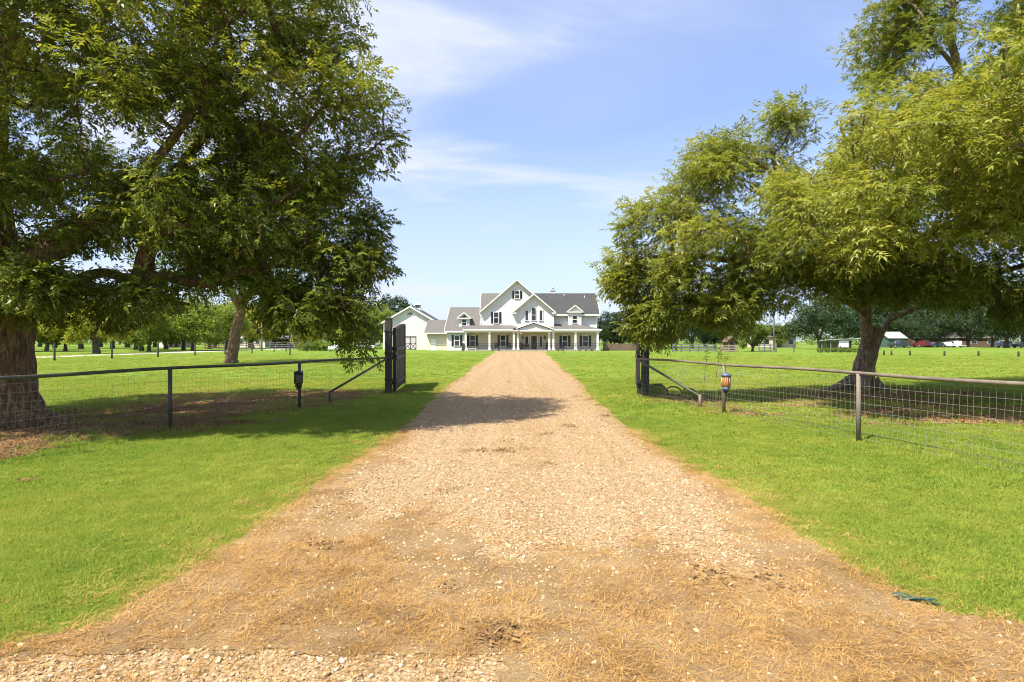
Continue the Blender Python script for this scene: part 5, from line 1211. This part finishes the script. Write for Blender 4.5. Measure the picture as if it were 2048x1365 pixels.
# barbecue smoker at the garage corner
kx, kd = X(757, 108), 108.0
kb = thing('barbecue_smoker', 'dark barrel barbecue smoker on legs at the left corner of the garage', 'barbecue', (kx, kd, 0))
MB().lathe([(.05, -.42), (.28, -.40), (.30, 0), (.28, .40), (.05, .42)], (kx, kd, 1.0), 14, 'x').build('barrel', M['grey_wood'], kb)
for sx in (-.3, .3):
    for sy in (-.18, .18): MB().bar((kx+sx, kd+sy, 0), (kx+sx*.9, kd+sy*.8, .8), .05, .05, up=(0, 1, 0)).build('leg', M['iron'], kb)
MB().tube([(kx+.15, kd, 1.25), (kx+.15, kd, 1.75)], .06, 8).build('chimney', M['cupola'], kb)
# pale verge in front of the ranch house
strip('gravel_lane', [(156 + i*.8, X(1890, 156), X(2400, 156)) for i in range(5)], M['lane'], .012, 'pale gravel strip before the ranch house and cars', 'lane', 4)

# ------------------------------------------------------------------ scattered ground cover (geometry nodes on points made here)
def src_mesh(name, V, Fs, mat, attrs=None):
    me = bpy.data.meshes.new(name); me.from_pydata([tuple(v) for v in V], [], Fs); me.materials.append(mat)
    for an, av in (attrs or {}).items():
        at = me.attributes.new(an, 'FLOAT', 'POINT'); at.data.foreach_set('value', np.asarray(av, np.float32))
    return bpy.data.objects.new(name, me)
def blades(rg, n, spread, h, w, lay, mat, name):
    V = []; Fs = []; A = []
    for i in range(n):
        a = rg.uniform(0, 6.28); r = spread*math.sqrt(rg.uniform()); x, y = r*math.cos(a), r*math.sin(a); hh = h*rg.uniform(.5, 1.2)
        b = rg.uniform(0, 6.28); t = np.array([math.cos(b), math.sin(b), 0.]); s = np.array([-t[1], t[0], 0.])
        ly = lay*rg.uniform(.4, 1.3); p0 = np.array([x, y, -.004]); z = np.array([0, 0, 1.])
        p1 = p0 + t*hh*ly*.35 + z*hh*.6*max(.12, 1-ly*.5); p2 = p0 + t*hh*ly + z*hh*max(.10, 1-ly*.75)
        k = len(V); V += [p0 - s*w/2, p0 + s*w/2, p1 + s*w*.42, p1 - s*w*.42, p2]; Fs += [(k, k+1, k+2, k+3), (k+3, k+2, k+4)]; A += [rg.uniform()]*5
    return src_mesh(name, V, Fs, mat, {'rnd': A})
def blade_mat(name, stops, trans, wx=None):
    """blade colour from a per-blade random, drifting with slow noise over the lawn"""
    m, N, L, b = mat_new(name); at = N.new('ShaderNodeAttribute'); at.attribute_name = 'rnd'
    oi = N.new('ShaderNodeObjectInfo'); v = pos_vec(N, L); nz = noise(N, L, v, .5, 4, .6); big_ = noise(N, L, v, .16, 4, .65); mid_ = noise(N, L, v, 2.6, 3, .6)
    def mth(op, a, c):
        n = N.new('ShaderNodeMath'); n.operation = op
        for i, q in enumerate((a, c)):
            if isinstance(q, (int, float)): n.inputs[i].default_value = q
            else: L.new(q, n.inputs[i])
        return n.outputs[0]
    f = mth('ADD', mth('ADD', mth('MULTIPLY', at.outputs['Fac'], .45), mth('MULTIPLY', oi.outputs['Random'], .15)), mth('ADD', mth('ADD', mth('MULTIPLY', nz, .45), mth('MULTIPLY', mth('SUBTRACT', mid_, .5), .55)), mth('MULTIPLY', mth('SUBTRACT', big_, .5), .9)))
    col = ramp(N, L, mth('SUBTRACT', f, .05), stops); L.new(col, b.inputs['Base Color']); setv(b, 'Roughness', .7); setv(b, 'Specular IOR Level', .06)
    tr = N.new('ShaderNodeBsdfTranslucent'); L.new(col, tr.inputs[0]); mx = N.new('ShaderNodeMixShader'); mx.inputs[0].default_value = trans
    L.new(b.outputs[0], mx.inputs[1]); L.new(tr.outputs[0], mx.inputs[2]); L.new(mx.outputs[0], N['Material Output'].inputs[0]); return m
M['blade'] = blade_mat('lawn_blade', [(.12, (.170, .280, .034)), (.45, (.30, .365, .052)), (.75, (.44, .43, .080)), (1, (.62, .51, .17))], .42)
M['straw'] = blade_mat('straw_blade', [(.12, (.20, .105, .03)), (.45, (.53, .31, .10)), (.8, (.68, .455, .19)), (1, (.77, .59, .33))], .2)
def stone_mat():
    m, N, L, b = mat_new('gravel_stone'); oi = N.new('ShaderNodeObjectInfo')
    c = ramp(N, L, oi.outputs['Random'], [(0, (.23, .145, .073)), (.2, (.35, .235, .118)), (.5, (.435, .303, .16)), (.8, (.51, .38, .22)), (1, (.58, .48, .33))])
    L.new(c, b.inputs['Base Color']); setv(b, 'Roughness', .9); bump(N, L, noise(N, L, pos_vec(N, L), 120, 3), b, .4, .004); return m
M['stone'] = stone_mat()
M['litter'] = blade_mat('litter_leaf', [(.1, (.15, .085, .035)), (.5, (.31, .185, .08)), (.8, (.45, .29, .14)), (1, (.55, .40, .24))], .1)
def litter_src(rg, name):
    V = []; Fs = []; A = []
    for i in range(24):
        c = np.array([rg.normal()*.07, rg.normal()*.07, rg.uniform(.004, .03)]); a = rg.uniform(0, 6.28); t = np.array([math.cos(a), math.sin(a), rg.normal()*.3]); s = np.array([-math.sin(a), math.cos(a), rg.normal()*.4]); l = rg.uniform(.014, .030)
        k = len(V); V += [c - t*l, c + s*l*.4, c + t*l + np.array([0, 0, .008]), c - s*l*.4]; Fs.append((k, k+1, k+2, k+3)); A += [rg.uniform()]*4
    return src_mesh(name, V, Fs, M['litter'], {'rnd': A})
def stone_src(rg, name):
    import bmesh
    bm = bmesh.new(); bmesh.ops.create_icosphere(bm, subdivisions=1, radius=1)
    sx, sy, sz = rg.uniform(.8, 1.3), rg.uniform(.7, 1.1), rg.uniform(.45, .7)
    for v in bm.verts: f = rg.uniform(.78, 1.15); v.co = (v.co.x*sx*f, v.co.y*sy*f, v.co.z*sz*f)
    me = bpy.data.meshes.new(name); bm.to_mesh(me); bm.free(); me.materials.append(M['stone']); return bpy.data.objects.new(name, me)

def scatter(name, label, cat, P, rot, scl, sources, rg):
    col = bpy.data.collections.new(name + '_pieces')
    for s in sources: col.objects.link(s)
    me = bpy.data.meshes.new(name); me.vertices.add(len(P)); me.vertices.foreach_set('co', P.astype(np.float32).ravel())
    a = me.attributes.new('rot', 'FLOAT_VECTOR', 'POINT'); a.data.foreach_set('vector', rot.astype(np.float32).ravel())
    a = me.attributes.new('scl', 'FLOAT', 'POINT'); a.data.foreach_set('value', scl.astype(np.float32))
    a = me.attributes.new('pick', 'INT', 'POINT'); a.data.foreach_set('value', rg.integers(0, len(sources), len(P)).astype(np.int32))
    o = bpy.data.objects.new(name, me); C.objects.link(o); tag(o, label, cat, kind='stuff')
    ng = bpy.data.node_groups.new(name, 'GeometryNodeTree')
    ng.interface.new_socket('Geometry', in_out='INPUT', socket_type='NodeSocketGeometry'); ng.interface.new_socket('Geometry', in_out='OUTPUT', socket_type='NodeSocketGeometry')
    n, l = ng.nodes, ng.links; gi = n.new('NodeGroupInput'); go = n.new('NodeGroupOutput')
    ci = n.new('GeometryNodeCollectionInfo'); ci.inputs['Collection'].default_value = col; ci.inputs['Separate Children'].default_value = True; ci.inputs['Reset Children'].default_value = True
    ip = n.new('GeometryNodeInstanceOnPoints'); ip.inputs['Pick Instance'].default_value = True
    def att(nm, ty):
        q = n.new('GeometryNodeInputNamedAttribute'); q.data_type = ty; q.inputs['Name'].default_value = nm; return q.outputs['Attribute']
    l.new(gi.outputs[0], ip.inputs['Points']); l.new(ci.outputs[0], ip.inputs['Instance']); l.new(att('pick', 'INT'), ip.inputs['Instance Index'])
    er = n.new('FunctionNodeEulerToRotation'); l.new(att('rot', 'FLOAT_VECTOR'), er.inputs[0]); l.new(er.outputs[0], ip.inputs['Rotation'])
    l.new(att('scl', 'FLOAT'), ip.inputs['Scale']); l.new(ip.outputs[0], go.inputs[0])
    md = o.modifiers.new('scatter', 'NODES'); md.node_group = ng
    return o
rs = np.random.default_rng(9)
def cone_points(n, d0, d1, half=1.02, pad=1.2, power=2.0):
    """random ground points inside the picture's wedge between two distances"""
    u = rs.uniform(size=n); d = (d0**power + u*(d1**power - d0**power)) ** (1/power)
    return rs.uniform(-1, 1, n)*(d*half+pad), d
def lawn_mask(x, y):
    l, r = drive_l(y), drive_r(y); out = np.maximum(l - x, x - r)              # distance outside the driveway
    ok = out > rs.normal(size=len(x))*.05 - .02
    ok &= ~((soil_left(x, y) > rs.normal(size=len(x))*.25 - .0) & (y < 20) & (x < 0)) & ~((soil_right(x, y) > rs.normal(size=len(x))*.25) & (x > 0) & (y < 22))
    return ok & (y > 3.05 + .12*noise2(x, y, 2.5, 8)), out
tufts = [blades(np.random.default_rng(300+i), 46, .085, .046, .0044, 1.0, M['blade'], 'grass_tuft_%d' % i) for i in range(5)]
PX = []; PY = []; PS = []
for n, d0, d1, s in ((34000, 3.0, 6.5, 1.0), (42000, 6.5, 13, 1.25), (40000, 13, 26, 2.0), (50000, 26, 85, 3.0)):
    x, y = cone_points(n, d0, d1); ok, out = lawn_mask(x, y); ok &= rs.uniform(size=n) < np.clip((86 - y)/50, 0, 1)**1.2; PX.append(x[ok]); PY.append(y[ok]); PS.append(s*rs.uniform(.7, 1.25, ok.sum())*np.where(out[ok] < .5, .8, 1.0))
x = np.concatenate(PX); y = np.concatenate(PY); s = np.concatenate(PS); n = len(x)
scatter('lawn_grass', 'short mown green lawn grass on both sides of the driveway', 'grass', np.stack([x, y, np.zeros(n)], 1), np.stack([rs.normal(size=n)*.08, rs.normal(size=n)*.08, rs.uniform(0, 6.28, n)], 1), s, tufts, rs)
# dry grass: thatch mat and the burnt driveway edges
straws = [blades(np.random.default_rng(320+i), 30, .12, .055, .0029, 1.7, M['straw'], 'straw_tuft_%d' % i) for i in range(5)]
x, y = cone_points(60000, 2.3, 11, 1.0, .3); th = thatch_fn(x, y); k1 = (th > rs.normal(size=len(x))*.3 + .2) & (noise2(x, y, 2.6, 13) + .5*noise2(x, y, 7, 14) > -.45 + rs.normal(size=len(x))*.3)
l, r = drive_l(y), drive_r(y); out = np.maximum(l - x, x - r)
k2 = (np.abs(out) < rs.exponential(.06, len(x)))
k3 = (y < 3.1 + .15*noise2(x, y, 2, 9)) & (rs.uniform(size=len(x)) < .16)
k4 = (out > 0) & (out < 1.1) & (rs.uniform(size=len(x)) < .14*np.exp(-out/.4)*(1 + noise2(x, y, .8, 11)))
ok = k1 | k2 | k3 | k4
ex, ey = cone_points(30000, 11, 45, .25, 1.5); l, r = drive_l(ey), drive_r(ey); eo = np.maximum(l - ex, ex - r); ek = (np.abs(eo) < rs.exponential(.09, len(ex)))
x = np.concatenate([x[ok], ex[ek]]); y = np.concatenate([y[ok], ey[ek]]); n = len(x)
scatter('dry_grass', 'dry golden brown grass and straw over the driveway mouth and edges', 'dry grass', np.stack([x, y, np.full(n, .014)], 1), np.stack([rs.normal(size=n)*.12, rs.normal(size=n)*.12, rs.uniform(0, 6.28, n)], 1), rs.uniform(.55, 1.25, n)*np.where(y > 11, 1.3, 1), straws, rs)
# stones
stones = [stone_src(np.random.default_rng(340+i), 'stone_%d' % i) for i in range(6)]
x1_, y1_ = cone_points(100000, 2.0, 8, .95, .2); x2_, y2_ = cone_points(120000, 8, 34, .2, .9); kp = rs.uniform(size=120000) < np.clip((34 - y2_)/22, 0, 1)**1.5; x2_, y2_ = x2_[kp], y2_[kp]
x = np.concatenate([x1_, x2_]); y = np.concatenate([y1_, y2_])
ins = (x > drive_l(y) - .03) & (x < drive_r(y) + .03) & ((thatch_fn(x, y) < rs.normal(size=len(x))*.3 + .15) | (rs.uniform(size=len(x)) < .17))
x, y = x[ins], y[ins]; n = len(x); sz = np.exp(rs.normal(size=n)*.42)*.0068*np.where(y > 8, 1.35, 1.0); sz = np.clip(sz, .0035, .026)
scatter('loose_gravel', 'loose tan and cream gravel stones on the driveway', 'gravel', np.stack([x, y, .012 + sz*.25], 1), rs.uniform(0, 6.28, (n, 3))*np.array([.12, .12, 1]), sz, stones, rs)
# leaf litter on the soil and a few dark clumps on the drive
lits = [litter_src(np.random.default_rng(360+i), 'litter_%d' % i) for i in range(4)]
x, y = cone_points(60000, 6.5, 22, 1.05, .5); ok = ((soil_left(x, y) > -.2) & (x < 0) & (y < 20)) | ((soil_right(x, y) > -.2) & (x > 0))
x, y = x[ok][:14000], y[ok][:14000]
cl = []
for px, py, k in ((1005, 905, 7), (1138, 853, 5), (1050, 900, 3), (960, 905, 3), (1075, 930, 2), (905, 985, 2), (1210, 833, 4), (1150, 795, 4), (1175, 802, 3), (1260, 840, 3), (1005, 1275, 5), (800, 930, 2), (640, 1090, 3), (1090, 870, 2), (1020, 765, 3), (880, 1180, 2), (1420, 1160, 3), (1560, 1180, 3)):
    for _ in range(k): d = D(py); cl.append((X(px, d) + rs.normal()*.07, d + rs.normal()*.06))
cl = np.array(cl); x = np.concatenate([x, cl[:, 0]]); y = np.concatenate([y, cl[:, 1]]); n = len(x)
scatter('leaf_litter', 'fallen brown leaves on the bare soil and scattered over the driveway', 'leaves', np.stack([x, y, np.full(n, .012)], 1), np.stack([np.zeros(n), np.zeros(n), rs.uniform(0, 6.28, n)], 1), rs.uniform(.6, 1.3, n), lits, rs)
# rough weeds growing through the soil along the fences
weeds = [blades(np.random.default_rng(380+i), 22, .10, .16, .008, .7, M['blade'], 'weed_tuft_%d' % i) for i in range(3)]
x, y = cone_points(24000, 6.5, 22, 1.05, .5); fo_ = np.where(x < 0, x - fl(y), fr(y) - x)
sv = np.where(x < 0, soil_left(x, y), soil_right(x, y)); ok = (((np.abs(fo_) < rs.exponential(.35, len(x))) & (y < 18)) | ((sv > -.3) & (sv < .6))) & (noise2(x, y, 1.6, 12) > .05) & (np.abs(x) > 3.6) & (y < 21)
x, y = x[ok][:5500], y[ok][:5500]; n = len(x)
scatter('rough_weeds', 'rough green weeds growing along the wing fences', 'weeds', np.stack([x, y, np.zeros(n)], 1), np.stack([np.zeros(n), np.zeros(n), rs.uniform(0, 6.28, n)], 1), rs.uniform(.5, 1.2, n), weeds, rs)
